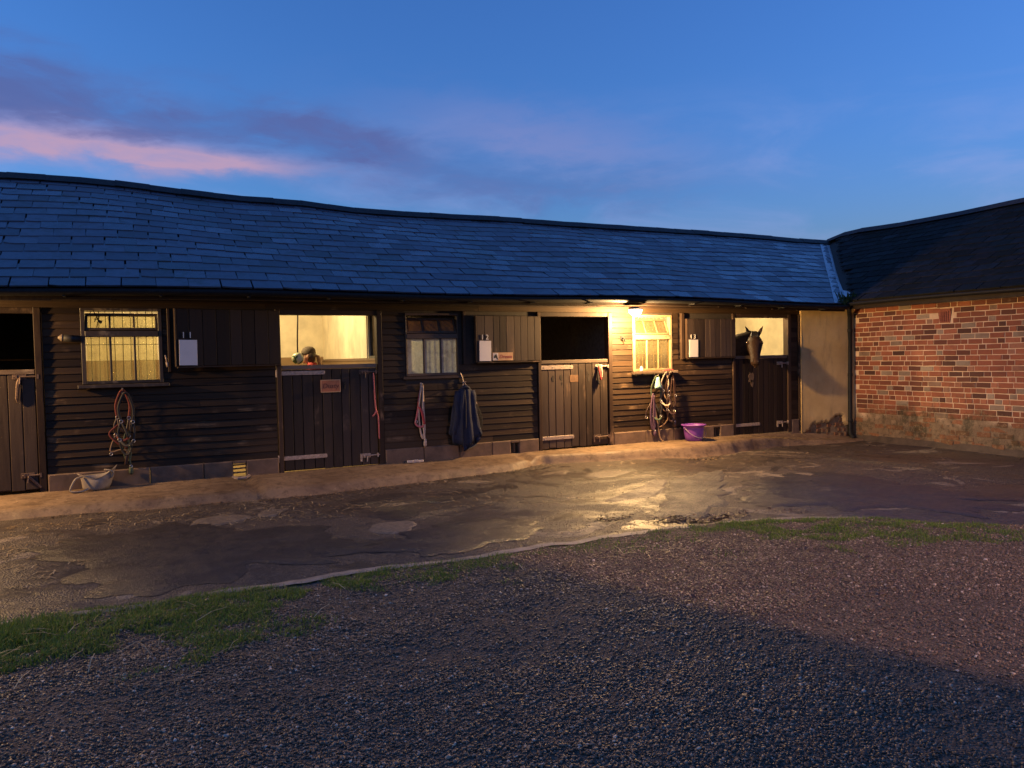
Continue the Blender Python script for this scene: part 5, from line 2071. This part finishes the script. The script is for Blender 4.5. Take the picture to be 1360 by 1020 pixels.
# ------------------------------------------------------------------ buckets
PURPLE = simple('purple_plastic', (.175, .052, .29), .42, 0, .12, 10, .05)
bx_, by_ = 8.04, 9.70
bz_ = apron_z(bx_, by_) + .004
t = thing('purple_bucket', 'purple plastic bucket standing on the pavement under the tack', 'bucket', (bx_, by_, bz_))
prof = [(.128, 0), (.134, .004), (.150, .10), (.162, .20), (.170, .236), (.196, .240), (.200, .250), (.196, .258), (.166, .254), (.155, .20), (.142, .10), (.124, .012)]
MB().lathe(prof, (bx_, by_, bz_), 32).build('bucket_body', PURPLE, t, smooth=True)
for s in (-1, 1):
    MB().bev(bx_ + s * .172 - .014, bx_ + s * .172 + .014, by_ - .025, by_ + .025, bz_ + .195, bz_ + .238, .004).build('handle_lug', PURPLE, t)
pts = [Vector((bx_ + .186 * math.cos(a), by_ - .045 * math.sin(a) - .02 * math.sin(a), bz_ + .218 - .165 * math.sin(a))) for a in np.linspace(0, math.pi, 15)]
pts = [Vector((p.x * 1.0, p.y - .125 * math.sin(math.pi * i / 14), p.z)) for i, p in enumerate(pts)]
MB().tube(pts, .0045, 6).build('wire_handle', BUCKLE, t, smooth=True)

RUBBER = simple('grey_rubber', (.27, .22, .165), .6, 0, .25, 12, .2)
t = thing('feed_tub', 'crumpled grey rubber feed tub slumped against the foot of the wall', 'feed tub', (-.43, 9.78, .0))
tz = apron_z(-.43, 9.78)
nn = 30
vs = []
lev = [(.0, .125, .085), (.03, .140, .095), (.09, .150, .098), (.14, .155, .092), (.165, .165, .085), (.172, .180, .095), (.160, .172, .082), (.12, .145, .08), (.03, .125, .08)]
for (h, a, b) in lev:
    for k in range(nn):
        w = 2 * math.pi * k / nn
        px = math.cos(w) * a * (1 + .05 * math.sin(3 * w + h * 20))
        py = math.sin(w) * b * (1 + .07 * math.sin(4 * w + 1))
        up_ = h / .17
        px += .045 * up_ * max(0, math.cos(w))
        hz = h + up_ * (.075 * max(0, math.cos(w)) ** 2 - .012 * math.sin(3 * w) + .02 * math.cos(2 * w))
        vs.append((-.43 + px, 9.79 + py, tz + .002 + hz))
fs = [(i * nn + k, i * nn + (k + 1) % nn, (i + 1) * nn + (k + 1) % nn, (i + 1) * nn + k) for i in range(len(lev) - 1) for k in range(nn)]
fs += [tuple(range(nn))[::-1], tuple((len(lev) - 1) * nn + k for k in range(nn))]
MB().add(vs, fs).build('tub_body', RUBBER, t, smooth=True)
MB().tube(catmull([(-.56, 9.72, tz + .165), (-.62, 9.68, tz + .15), (-.66, 9.66, tz + .08), (-.675, 9.66, tz + .03), (-.64, 9.65, tz + .013), (-.55, 9.67, tz + .012), (-.50, 9.69, tz + .03)], 5), .011, 7).build('handle', RUBBER, t, smooth=True)
MB().tube(catmull([(-.34, 9.74, tz + .225), (-.28, 9.72, tz + .215), (-.25, 9.73, tz + .18), (-.27, 9.74, tz + .13)], 5), .010, 7).build('handle', RUBBER, t, smooth=True)

# pale scrap on the pavement
lx, ly = 3.36, 9.80
lz = apron_z(lx, ly)
m = MB()
for k in range(3):
    m.bev(lx - .11 + k * .075, lx - .03 + k * .075, ly - .02, ly + .025, lz + .004, lz + .035 + random.uniform(-.006, .008), .006, Euler((R(random.uniform(-8, 8)), R(random.uniform(-10, 10)), R(random.uniform(-12, 12)))))
tag(m.build('paper_scrap', simple('dirty_paper', (.42, .36, .32), .8)), 'pale crumpled paper scrap on the pavement below the cream rope', 'paper')

# ------------------------------------------------------------------ stall 11: ball and person
t = thing('treat_ball', 'green and white ball hanging on a dark cord in the lit stall', 'ball', (2.002, 10.62, 1.435))
BALL = bpy.data.materials.new('two_tone_ball'); BALL.use_nodes = True
nt = BALL.node_tree; b = nt.nodes['Principled BSDF']
nn_ = noise_tex(nt, obj_vec(nt), 9, 3, .5, 1.5)
nt.links.new(ramp(nt, nn_, [(.48, (.06, .14, .05)), (.54, (.62, .66, .42))]), b.inputs['Base Color'])
b.inputs['Roughness'].default_value = .4
MB().lathe([(.08 * math.sin(a), -.08 * math.cos(a)) for a in np.linspace(.06, math.pi - .06, 14)], (2.002, 10.62, 1.435), 20).build('ball_shell', BALL, t, smooth=True)
MB().tube(catmull([(2.002, 10.62, 1.505), (2.006, 10.62, 1.75), (2.02, 10.62, 2.05), (2.03, 10.62, 2.62)], 5), .010, 6).build('cord', fabric('brown_cord', (.05, .025, .018)), t, smooth=True)

hx, hy, hz = 2.262, 11.20, 1.475          # centre of the head
t = thing('person', 'person in a brown cap and red jacket with a blonde ponytail inside the lit stall', 'person', (hx + .05, hy, -.02))
fd = Vector((-.93, .36, 0)).normalized()      # facing left and slightly away
sd = Vector((-fd.y, fd.x, 0))
upv = Vector((0, 0, 1))
SKIN = simple('skin', (.52, .30, .21), .5, 0, .08, 12, .05)
REDJ = simple('red_jacket', (.33, .022, .018), .75, 0, .25, 22, .3)
JEANS = simple('dark_jeans', (.03, .035, .05), .8, 0, .3, 40, .3)
HAIR = simple('blonde_hair', (.42, .26, .11), .5, 0, .4, 40, .5, stretch=(8, 8, .6))
CAPM = simple('brown_cap', (.085, .060, .040), .8, 0, .25, 40, .3)
bx0 = Vector((hx + .06, hy - .02, 0))
m = MB()


def P(f, s, z):
    return bx0 + fd * f + sd * s + upv * z


# body: trunk, arms with hands in the pockets, legs, feet, neck, head: fused into one skin
m.loft([(P(0, 0, .80), fd, sd, .105, .165), (P(0, 0, .92), fd, sd, .105, .160), (P(.005, 0, 1.05), fd, sd, .10, .145), (P(.01, 0, 1.18), fd, sd, .115, .165), (P(.0, 0, 1.27), fd, sd, .10, .175), (P(.0, 0, 1.315), fd, sd, .075, .12), (P(.005, 0, 1.345), fd, sd, .055, .065)], 18)
m.loft([(P(.01, 0, 1.30), fd, sd, .055, .055), (P(.03, 0, 1.38), fd, sd, .050, .050), (P(.045, 0, 1.43), fd, sd, .052, .052)], 14)
for s in (-1, 1):
    m.tube(catmull([P(0, s * .16, 1.265), P(-.02, s * .215, 1.12), P(-.02, s * .235, 1.0), P(.07, s * .20, .91), P(.12, s * .14, .875)], 4), [.055] * 4 + [.050] * 4 + [.045] * 4 + [.040] * 4 + [.038], 10)
    m.tube([P(0, s * .09, .85), P(.01, s * .095, .62), P(0, s * .10, .44), P(-.015, s * .10, .25), P(-.01, s * .10, .07)], [.092, .078, .058, .052, .042], 12)
    m.loft([(P(-.05, s * .10, .035), sd, upv, .035, .035), (P(.03, s * .10, .04), sd, upv, .042, .04), (P(.12, s * .105, .025), sd, upv, .045, .028), (P(.18, s * .108, .018), sd, upv, .030, .018)], 12)
H = Vector((hx, hy, hz))


def Q(f, s, z):
    return H + fd * f + sd * s + upv * z


m.loft([(Q(.03, 0, -.115), fd, sd, .030, .025), (Q(.028, 0, -.085), fd, sd, .060, .048), (Q(.015, 0, -.04), fd, sd, .082, .064), (Q(.0, 0, .01), fd, sd, .094, .073), (Q(-.004, 0, .05), fd, sd, .094, .074), (Q(-.006, 0, .085), fd, sd, .078, .064), (Q(-.006, 0, .108), fd, sd, .045, .04)], 18)
m.loft([(Q(.088, 0, .025), sd, upv, .010, .012), (Q(.105, 0, -.005), sd, upv, .014, .014), (Q(.112, 0, -.022), sd, upv, .016, .011), (Q(.085, 0, -.036), sd, upv, .014, .008)], 8)
m.loft([(Q(.075, 0, -.062), sd, upv, .022, .009), (Q(.092, 0, -.062), sd, upv, .014, .007)], 8)
for s in (-1, 1):
    m.loft([(Q(-.005, s * .070, -.01), fd, upv, .018, .030), (Q(-.012, s * .086, -.008), fd, upv, .016, .028)], 10)
pb = remeshed(m, 'body', [SKIN, REDJ, JEANS], .0085, 5, t)
lift = WLOC[pb.name]
for poly in pb.data.polygons:
    z = poly.center.z + lift.z
    poly.material_index = 0 if z > 1.335 else (1 if z > .80 else 2)
for s in (-1, 1):
    MB().lathe([(.002, -.009), (.009, -.004), (.0105, 0), (.009, .004), (.002, .009)], Q(.080, s * .030, .012), 8).build('eye', simple('eye', (.05, .035, .03), .2), t, smooth=True)
# jacket collar, cap with peak, ponytail
MB().loft([(P(.0, 0, 1.30), fd, sd, .085, .10), (P(.012, 0, 1.345), fd, sd, .072, .078), (P(.02, 0, 1.375), fd, sd, .066, .070)], 16).build('jacket_collar', REDJ, t, smooth=True)
m = MB().loft([(Q(-.008, 0, .012), fd, sd, .098, .081), (Q(-.006, 0, .035), fd, sd, .102, .083), (Q(-.006, 0, .065), fd, sd, .101, .081), (Q(-.008, 0, .100), fd, sd, .086, .072), (Q(-.008, 0, .126), fd, sd, .052, .046), (Q(-.008, 0, .133), fd, sd, .012, .012)], 20)
m.loft([(Q(.075, 0, .034), sd, upv, .068, .007), (Q(.13, 0, .026), sd, upv, .055, .006), (Q(.162, 0, .014), sd, upv, .030, .004)], 12)
m.build('cap', CAPM, t, smooth=True)
MB().loft([(Q(-.03, 0, .03), fd, sd, .080, .080), (Q(-.030, 0, -.02), fd, sd, .074, .077), (Q(-.036, 0, -.07), fd, sd, .060, .066), (Q(-.040, 0, -.105), fd, sd, .040, .05)], 16).build('hair', simple('dark_brown_hair', (.055, .032, .018), .5, 0, .4, 40, .5), t, smooth=True)
m = MB()
m.tube(catmull([Q(-.085, 0, .0), Q(-.135, .0, -.02), Q(-.155, -.01, -.09), Q(-.165, -.01, -.17), Q(-.175, 0, -.25)], 5), [.018] * 5 + [.030] * 6 + [.030] * 5 + [.022] * 4 + [.010], 9)
m.build('ponytail', HAIR, t, smooth=True)

# ------------------------------------------------------------------ the horse
t = thing('horse', 'dark bay horse looking out over door 13 with pricked ears', 'horse', (9.0, 11.1, -.02))
BAY = bpy.data.materials.new('bay_coat'); BAY.use_nodes = True
nt = BAY.node_tree; b = nt.nodes['Principled BSDF']
nn_ = noise_tex(nt, obj_vec(nt, (3, 3, 1)), 14, 5, .6)
cc = ramp(nt, nn_, [(.3, (.015, .007, .0038)), (.7, (.040, .019, .009))])
nt.links.new(cc, b.inputs['Base Color'])
b.inputs['Roughness'].default_value = .7
b.inputs['Specular IOR Level'].default_value = .2
BLACKHAIR = simple('black_hair', (.010, .008, .007), .5, 0, .4, 40, .4, stretch=(6, 6, .6))
poll = Vector((9.585, 9.95, 1.700))
muz = Vector((9.335, 9.66, 1.190))
hd = (muz - poll).normalized()
side = Vector((0, 0, 1)).cross(hd).normalized()          # across the face
face = hd.cross(side).normalized()                       # outwards from the forehead
if face.y > 0:
    face = -face
HL = (muz - poll).length


def hp(u, f=0.0, s=0.0):
    return poll + hd * (HL * u) + face * f + side * s


m = MB()
# head: poll, forehead, eyes, cheek, bars, muzzle
m.loft([(hp(-.08, -.07), side, face, .060, .070), (hp(.02, -.055), side, face, .085, .095), (hp(.16, -.05), side, face, .128, .125), (hp(.30, -.045), side, face, .136, .136),
        (hp(.42, -.045), side, face, .120, .130), (hp(.56, -.035), side, face, .098, .108), (hp(.70, -.025), side, face, .082, .086), (hp(.84, -.02), side, face, .080, .074), (hp(.94, -.022), side, face, .080, .066), (hp(1.0, -.03), side, face, .050, .042)], 20)
for s in (-1, 1):
    m.lathe([(.004, -.026), (.022, -.016), (.028, 0), (.022, .016), (.004, .026)], hp(.30, .03, s * .110), 10)      # brow
    m.lathe([(.004, -.02), (.02, -.01), (.024, 0), (.02, .012), (.004, .02)], hp(.92, .012, s * .045), 10)           # nostril wing
m.loft([(hp(.90, -.075), side, face, .035, .022), (hp(.99, -.075), side, face, .032, .024), (hp(1.03, -.07), side, face, .02, .016)], 12)   # lower lip
# neck to withers, barrel, quarters
wi = Vector((8.82, 10.80, 1.26))
nax = (wi - poll).normalized()
nside = Vector((0, 0, 1)).cross(nax).normalized()
nup = nax.cross(nside).normalized()
nk = lambda u, w, h, dz=0: (poll + (wi - poll) * u + Vector((0, 0, dz)) + Vector((0, .02, -.10)), nside, nup, w, h)
m.loft([nk(-.02, .095, .15, .02), nk(.15, .125, .24, -.04), nk(.4, .150, .29, -.07), nk(.7, .160, .30, -.085), nk(1.0, .19, .33, -.12)], 18)
bd = Vector((-.42, .91, 0)).normalized()
bs = Vector((bd.y, -bd.x, 0))
bb = lambda u, w, h, z: (wi + bd * u + Vector((0, 0, z - wi.z)), bs, Vector((0, 0, 1)), w, h)
m.loft([bb(-.22, .12, .16, 1.02), bb(-.10, .20, .27, 1.02), bb(.12, .25, .33, 1.03), bb(.45, .29, .34, 1.02), bb(.85, .29, .33, 1.04), bb(1.15, .27, .31, 1.09), bb(1.38, .22, .25, 1.10), bb(1.52, .10, .14, 1.08)], 20)
for s in (-1, 1):
    f0 = wi + bd * .02 + bs * (s * .14)
    m.tube([Vector((f0.x, f0.y, z)) for z in (.85, .60, .50, .30, .17, .10)], [.115, .068, .055, .038, .040, .048], 12)
    m.lathe([(.062, -.02), (.058, .02), (.046, .08)], Vector((f0.x, f0.y, 0)) - bd * .02, 12)
    h0 = wi + bd * 1.30 + bs * (s * .15)
    m.tube([h0 + Vector((0, 0, .95 - wi.z)), h0 - bd * .10 + Vector((0, 0, .72 - wi.z)), h0 + bd * .10 + Vector((0, 0, .50 - wi.z)), h0 + bd * .06 + Vector((0, 0, .30 - wi.z)), h0 + bd * .03 + Vector((0, 0, .15 - wi.z))], [.17, .115, .062, .042, .045], 12)
    hf = h0 + bd * .0
    m.lathe([(.062, -.02), (.058, .02), (.046, .09)], Vector((hf.x, hf.y, 0)), 12)
# ears
for s in (-1, 1):
    e0 = hp(-.02, -.02, s * .072)
    tip = e0 + Vector((0, -.01, .165)) + side * (s * .085)
    axs = (tip - e0).normalized()
    er = axs.cross(face).normalized()
    ef = er.cross(axs)
    m.loft([(e0 - axs * .03, er, ef, .034, .024), (e0 + axs * .04, er, ef, .036, .022), (e0 + axs * .09, er, ef, .030, .017), (e0 + axs * .135, er, ef, .016, .010), (tip, er, ef, .004, .004)], 12)
hb = remeshed(m, 'body', BAY, .011, 5, t)
for s in (-1, 1):
    MB().lathe([(.002, -.021), (.013, -.017), (.020, -.006), (.021, 0), (.020, .006), (.013, .017), (.002, .021)], hp(.315, .012, s * .122), 12).build('eye', simple('horse_eye', (.010, .007, .006), .08), t, smooth=True)
    MB().lathe([(.001, -.012), (.008, -.008), (.010, 0), (.008, .008), (.001, .012)], hp(.945, .030, s * .042), 10).build('nostril', simple('nostril', (.012, .008, .008), .6), t, smooth=True)
# forelock, mane and muzzle hair
m = MB()
for k in range(26):
    s0 = random.uniform(-.05, .05)
    m.tube(catmull([hp(-.06, .03, s0 * .6), hp(.03, .075, s0), hp(.12 + random.uniform(-.03, .10), .085, s0 * 1.2)], 4), [.010] * 4 + [.009] * 4 + [.003], 5)
m.build('forelock', BLACKHAIR, t, smooth=True)
m = MB()
for k in range(40):
    u = k / 39
    c0 = poll + (wi - poll) * u + Vector((0, .02, -.10)) + nup * (.085 + .13 * u) * (1 if nup.z > 0 else -1)
    dn = -nside if nside.x < 0 else nside
    m.tube(catmull([c0, c0 + dn * -.07 + Vector((0, 0, -.04)), c0 + dn * -.11 + Vector((0, 0, -.16 - random.uniform(0, .06)))], 4), [.016] * 4 + [.014] * 4 + [.004], 5)
m.build('mane', BLACKHAIR, t, smooth=True)
# dark rug over the shoulders with a pale binding
RUG = simple('dark_rug', (.018, .017, .016), .8, 0, .3, 30, .3)
BIND = simple('rug_binding', (.34, .29, .22), .8, 0, .2, 30, .2)
secs = [nk(.66, .172, .312, -.080), nk(.82, .180, .325, -.095), nk(1.02, .225, .365, -.12)]
MB().loft(secs, 22).build('rug_neck', RUG, t, smooth=True)
ed = [secs[0][0] + Vector(secs[0][1]) * math.cos(a) * secs[0][3] + Vector(secs[0][2]) * math.sin(a) * secs[0][4] for a in np.linspace(0, 2 * math.pi, 25)]
MB().tube(ed, .013, 6).build('rug_binding', BIND, t, smooth=True)
MB().loft([bb(-.12, .225, .30, 1.02), bb(.12, .275, .355, 1.03), bb(.45, .315, .365, 1.02), bb(.85, .315, .355, 1.04), bb(1.15, .295, .335, 1.09), bb(1.40, .245, .275, 1.10)], 22).build('rug_body', RUG, t, smooth=True)

# ------------------------------------------------------------------ loose ground cover
def stones(n_, xy, smin, smax, zf, name, mat, label):
    """n_ angular stones, each a squashed, jittered cube, in one mesh"""
    cube = np.array([(-1, -1, -1), (1, -1, -1), (1, 1, -1), (-1, 1, -1), (-1, -1, 1), (1, -1, 1), (1, 1, 1), (-1, 1, 1)], float) * .5
    q = np.array([(0, 3, 2, 1), (4, 5, 6, 7), (0, 1, 5, 4), (1, 2, 6, 5), (2, 3, 7, 6), (3, 0, 4, 7)])
    s = smin + (smax - smin) * RNG.random(n_) ** 1.6 * (.35 + .65 * RNG.random(n_))
    V = cube[None] + (RNG.random((n_, 8, 3)) - .5) * .55
    V = V * (s[:, None] * (1 + (RNG.random((n_, 3)) - .5) * .7))[:, None, :]
    V[:, :, 2] *= .6
    a, b = RNG.random(n_) * 6.28, (RNG.random(n_) - .5) * 1.3
    c0, s0, c1, s1 = np.cos(a), np.sin(a), np.cos(b), np.sin(b)
    x, y, z = V[..., 0], V[..., 1], V[..., 2]
    y, z = y * c1[:, None] - z * s1[:, None], y * s1[:, None] + z * c1[:, None]
    x, y = x * c0[:, None] - y * s0[:, None], x * s0[:, None] + y * c0[:, None]
    V = np.stack([x + xy[:, None, 0], y + xy[:, None, 1], z + (zf(xy[:, 0], xy[:, 1]) + s * .22)[:, None]], -1)
    Fq = (q[None] + (np.arange(n_) * 8)[:, None, None]).reshape(-1, 4)
    me = bpy.data.meshes.new(name)
    me.vertices.add(n_ * 8)
    me.vertices.foreach_set('co', V.reshape(-1).astype(np.float32))
    me.loops.add(Fq.size)
    me.loops.foreach_set('vertex_index', Fq.reshape(-1).astype(np.int32))
    me.polygons.add(len(Fq))
    me.polygons.foreach_set('loop_start', np.arange(0, Fq.size, 4, dtype=np.int32))
    at = me.attributes.new('rnd', 'FLOAT', 'POINT')
    at.data.foreach_set('value', np.repeat(RNG.random(n_), 8).astype(np.float32))
    me.update(calc_edges=True)
    me.materials.append(mat)
    return struct(place(name, me, (0, 0, 0)), 'stuff', label)


NG = 172000
xy = np.stack([RNG.uniform(-3.2, 8.6, NG * 3), RNG.uniform(1.2, 5.4, NG * 3)], -1)
lat = xy[:, 0] * math.cos(yaw) - xy[:, 1] * math.sin(yaw)
dep = xy[:, 0] * math.sin(yaw) + xy[:, 1] * math.cos(yaw)
ok = (dep > 2.0) & (lat < dep * .78 + .1) & (lat > -dep * 1.0 - .2) & (xy[:, 1] < edge_y(xy[:, 0]) - .03)
# thin out under the grass and with distance
ed_ = edge_y(xy[:, 0]) - xy[:, 1]
gm = fbm(xy[:, 0] * 1.6, xy[:, 1] * 1.6, 91, 4)
pk = np.where(ed_ < .75 + (gm - .5) * 1.2, .45, 1.0) * np.where(dep > 6.5, .55, 1.0)
comp = fbm(xy[:, 0] * .55 + 3, xy[:, 1] * 1.1, 131, 4)
pk = pk * (.30 + .70 * ss(.36, .50, comp))
ok &= RNG.random(len(xy)) < pk
xy = xy[ok][:NG]
stones(len(xy), xy, .0038, .0150, bed_z, 'gravel', stone_mat(), 'loose angular grey brown gravel in the foreground')
# grit and small stones scattered over the asphalt
ns = 9000
xg = np.stack([RNG.uniform(-1.8, 9.5, ns), 5.45 + RNG.random(ns) ** 1.7 * 3.6], -1)
xg = xg[xg[:, 1] > edge_y(xg[:, 0]) + .02]
stones(len(xg), xg, .003, .009, asphalt_z, 'loose_grit', stone_mat(), 'scattered grit and small stones on the asphalt')


def blades(xy, h, w, zf, lean, name, mat, label, seed=0, flat=False):
    n_ = len(xy)
    r = np.random.default_rng(seed)
    a = r.random(n_) * 6.28
    hh = h * (.45 + r.random(n_) * .9)
    ln = lean * (r.random(n_) * 1.6 + .1)
    dx, dy = np.cos(a), np.sin(a)
    z0 = zf(xy[:, 0], xy[:, 1])
    V = np.zeros((n_, 5, 3))
    ww = w * (.6 + r.random(n_) * .8)
    for k, (t_, wd) in enumerate(((0, 1), (.55, .8))):
        cx = xy[:, 0] + dx * ln * t_ ** 1.6 * hh
        cy = xy[:, 1] + dy * ln * t_ ** 1.6 * hh
        cz = z0 - .004 + hh * t_
        V[:, 2 * k] = np.stack([cx - dy * ww * wd, cy + dx * ww * wd, cz], -1)
        V[:, 2 * k + 1] = np.stack([cx + dy * ww * wd, cy - dx * ww * wd, cz], -1)
    V[:, 4] = np.stack([xy[:, 0] + dx * ln * hh, xy[:, 1] + dy * ln * hh, z0 + hh * np.sqrt(np.clip(1 - .25 * ln ** 2, .1, 1))], -1)
    F = np.array([(0, 1, 3), (0, 3, 2), (2, 3, 4)])
    Ft = (F[None] + (np.arange(n_) * 5)[:, None, None]).reshape(-1, 3)
    me = bpy.data.meshes.new(name)
    me.vertices.add(n_ * 5)
    me.vertices.foreach_set('co', V.reshape(-1).astype(np.float32))
    me.loops.add(Ft.size)
    me.loops.foreach_set('vertex_index', Ft.reshape(-1).astype(np.int32))
    me.polygons.add(len(Ft))
    me.polygons.foreach_set('loop_start', np.arange(0, Ft.size, 3, dtype=np.int32))
    at = me.attributes.new('rnd', 'FLOAT', 'POINT')
    at.data.foreach_set('value', np.repeat(r.random(n_), 5).astype(np.float32))
    me.update(calc_edges=True)
    me.materials.append(mat)
    return struct(place(name, me, (0, 0, 0)), 'stuff', label)


NB = 420000
gx = np.stack([RNG.uniform(-2.6, 8.2, NB), np.zeros(NB)], -1)
off = RNG.random(NB) * 1.5
gx[:, 1] = edge_y(gx[:, 0]) + .03 - off + (fbm(gx[:, 0] * 4, gx[:, 0] * 0 + 1.5, 111, 4) - .62) * .22
width = np.interp(gx[:, 0], [-3, -.6, .4, 1.2, 2.0, 2.8, 3.4, 4.2, 5.0, 6.0, 7.0, 8.2], [1.15, 1.10, .95, .66, .70, .70, .50, .80, 1.15, 1.15, 1.0, .9])
dens = np.interp(gx[:, 0], [-3, 0, 1.2, 1.7, 2.2, 2.6, 3.0, 3.6, 4.3, 4.8, 5.6, 6.3, 7.2, 8.2], [1, 1, .85, .60, .28, .30, .13, .07, .18, .55, .50, .26, .20, .16])
gn = fbm(gx[:, 0] * 2.3, gx[:, 1] * 2.3, 101, 4)
pr = dens * ss(.0, .35, width - off + (gn - .5) * 1.5) * ss(.43, .52, gn + .12 * dens) * (.15 + .85 * ss(.40, .54, fbm(gx[:, 0] * 5.5 + 9, gx[:, 1] * 7, 121, 4) + .10 * (dens > .8)))
gsel = gx[RNG.random(NB) < pr]
blades(gsel, .028, .0022, lambda x, y: bed_z(x, y) - .004, .9, 'grass', grass_mat(), 'short green grass along the edge of the asphalt', 3)
# moss and thatch under the blades
tuft = gsel[RNG.random(len(gsel)) < .5]
blades(tuft, .014, .0045, lambda x, y: bed_z(x, y) - .003, 1.6, 'thatch', litter_mat('thatch', [(0, (.04, .07, .014)), (.7, (.085, .125, .026)), (1, (.2, .15, .07))], .8), 'low moss and dead thatch under the grass', 4)
# one dense dark tuft at the left
tx = np.stack([RNG.normal(-.72, .16, 5000), RNG.normal(5.12, .12, 5000)], -1)
blades(tx, .048, .0026, lambda x, y: bed_z(x, y) - .004, .7, 'grass_tuft', grass_mat(), 'dense taller tuft of grass at the left edge', 5)


def straws(xy, zf, L, w, name, mat, label, seed=0, curl=.2):
    r = np.random.default_rng(seed)
    m = MB()
    for (x, y) in xy:
        z = float(zf(np.array(x), np.array(y))) + .005
        a = r.random() * 6.28
        l = L * (.4 + r.random() * 1.0)
        d = Vector((math.cos(a), math.sin(a), (r.random() - .35) * .18)) * l / 2
        s = Vector((-math.sin(a), math.cos(a), 0)) * w
        md_ = Vector((x, y, z + l * .06 + .002)) + s * (r.random() - .5) * 8 * curl
        p = Vector((x, y, z))
        m.add([p - d - s, p - d + s, md_ + s, md_ - s, p + d + s, p + d - s], [(0, 1, 2, 3), (3, 2, 4, 5)], r.random())
    return struct(m.build(name, mat, fix=False), 'stuff', label)


STRAW = litter_mat('straw_stalk', [(0, (.20, .12, .05)), (.6, (.36, .25, .11)), (1, (.52, .40, .22))], .6)
rr = RNG


def clustered(n_, cs, sx, sy):
    out = []
    for _ in range(n_):
        cx, cy = cs[rr.integers(len(cs))]
        out.append((cx + rr.normal() * sx, cy + rr.normal() * sy))
    return out


pts = clustered(760, [(-1.1, 8.4), (-.4, 8.55), (.2, 8.3), (-.9, 7.6), (-.5, 7.0), (-.9, 6.5), (.4, 7.5), (1.2, 7.9), (2.0, 7.8), (2.8, 7.9), (1.6, 8.5), (.9, 6.6), (3.4, 7.4)], .38, .22)
pts += clustered(160, [(x, y) for x in (4.5, 6, 7.5, 9, 10.5) for y in (7.2, 8.3)], .8, .5)
pts = [p for p in pts if p[1] > float(edge_y(np.array(p[0]))) + .05 and p[1] < float(apron_edge(np.array(p[0]))) - .03 and p[0] < 11.8]
straws(pts, asphalt_z, .085, .0034, 'straw', STRAW, 'stalks of straw and hay scattered on the asphalt', 7)
pts = clustered(260, [(9.6, 9.72), (9.9, 9.66), (9.3, 9.70), (10.3, 9.75), (8.7, 9.7)], .28, .07)
pts = [(x, min(y, 9.90)) for x, y in pts if x < 10.9]
straws(pts, lambda x, y: np.array(apron_z(float(x), float(y))), .11, .003, 'spilled_hay', STRAW, 'spilled hay at the foot of door 13', 8)
pts = clustered(60, [(x, 9.4) for x in np.arange(-1, 8.5, .8)], .3, .14)
straws(pts, lambda x, y: np.array(max(apron_z(float(x), float(y)), float(base(x, y)))), .06, .002, 'straw_wisps', STRAW, 'wisps of straw on the concrete pavement', 9)
# dead stalks lying in the grass and on the gravel
pts = clustered(70, [(-.4, 4.5), (.1, 4.35), (.3, 4.9), (-.6, 4.9), (1.2, 4.8), (2.2, 4.9), (3.3, 4.7), (4.6, 4.4), (0.4, 3.9)], .3, .2)
straws(pts, lambda x, y: bed_z(x, y) + .022, .17, .0022, 'dead_stalks', STRAW, 'dead grass stalks lying on the grass and gravel', 10, .4)


def leaves(pts, zf, name, mat, label, s=.03, seed=0, pile=.0):
    r = np.random.default_rng(seed)
    m = MB()
    for (x, y) in pts:
        z = float(zf(np.array(x), np.array(y))) + .006 + r.random() * pile
        a, b, c0 = r.random() * 6.28, (r.random() - .5) * .8, (r.random() - .5) * .8
        mt = Euler((b, c0, a)).to_matrix()
        l = s * (.5 + r.random())
        pv = [Vector((x, y, z)) + mt @ Vector(q) for q in ((-l, 0, 0), (-.2 * l, -.42 * l, .12 * l), (l, 0, .05 * l), (-.2 * l, .42 * l, .10 * l))]
        m.add(pv, [(0, 1, 2), (0, 2, 3)], r.random())
    return struct(m.build(name, mat, fix=False), 'stuff', label)


DEAD = litter_mat('dead_leaf', [(0, (.030, .016, .010)), (.5, (.085, .045, .024)), (.85, (.16, .09, .045)), (1, (.34, .24, .14))], .6)
pts = clustered(520, [(4.62, 5.66), (4.78, 5.60), (4.95, 5.58), (4.45, 5.72)], .12, .05)
leaves(pts, asphalt_z, 'leaf_litter', DEAD, 'brown leaf litter washed up against the asphalt edge', .022, 1, .03)
pts = clustered(130, [(4.0, 6.05)], .10, .05) + clustered(130, [(7.62, 8.98)], .14, .05) + clustered(60, [(5.45, 5.55), (5.6, 5.4)], .12, .05)
leaves(pts, asphalt_z, 'pothole_leaves', DEAD, 'dead leaves gathered in the potholes', .022, 2, .015)
pts = clustered(180, [(x, y) for x in (9, 10, 11) for y in (6.5, 7.8, 9.0)], .7, .5) + clustered(90, [(1.8, 8.72), (2.6, 8.8), (3.6, 8.95)], .35, .06)
pts = [p for p in pts if p[0] < 11.85 and p[1] < 9.6]
leaves(pts, asphalt_z, 'fallen_leaves', DEAD, 'small fallen leaves on the yard near the brick wall', .022, 3, .004)
pts = clustered(300, [(x, float(apron_edge(np.array(x))) - .03) for x in np.arange(-.8, 5.0, .25)], .14, .04)
lp = clustered(150, [(2.0, 4.2), (3.4, 4.2), (4.6, 3.8), (5.6, 3.2), (1.2, 3.6), (2.6, 3.0), (4.0, 2.6)], .7, .5)
leaves([p for p in lp if p[1] < float(edge_y(np.array(p[0])))], lambda x, y: bed_z(x, y) + .010, 'gravel_leaves', DEAD, 'a few dead leaves lying on the gravel', .022, 6, .004)
leaves(pts, asphalt_z, 'gutter_dirt', DEAD, 'dark leaf mould along the edge of the concrete pavement', .018, 4, .008)
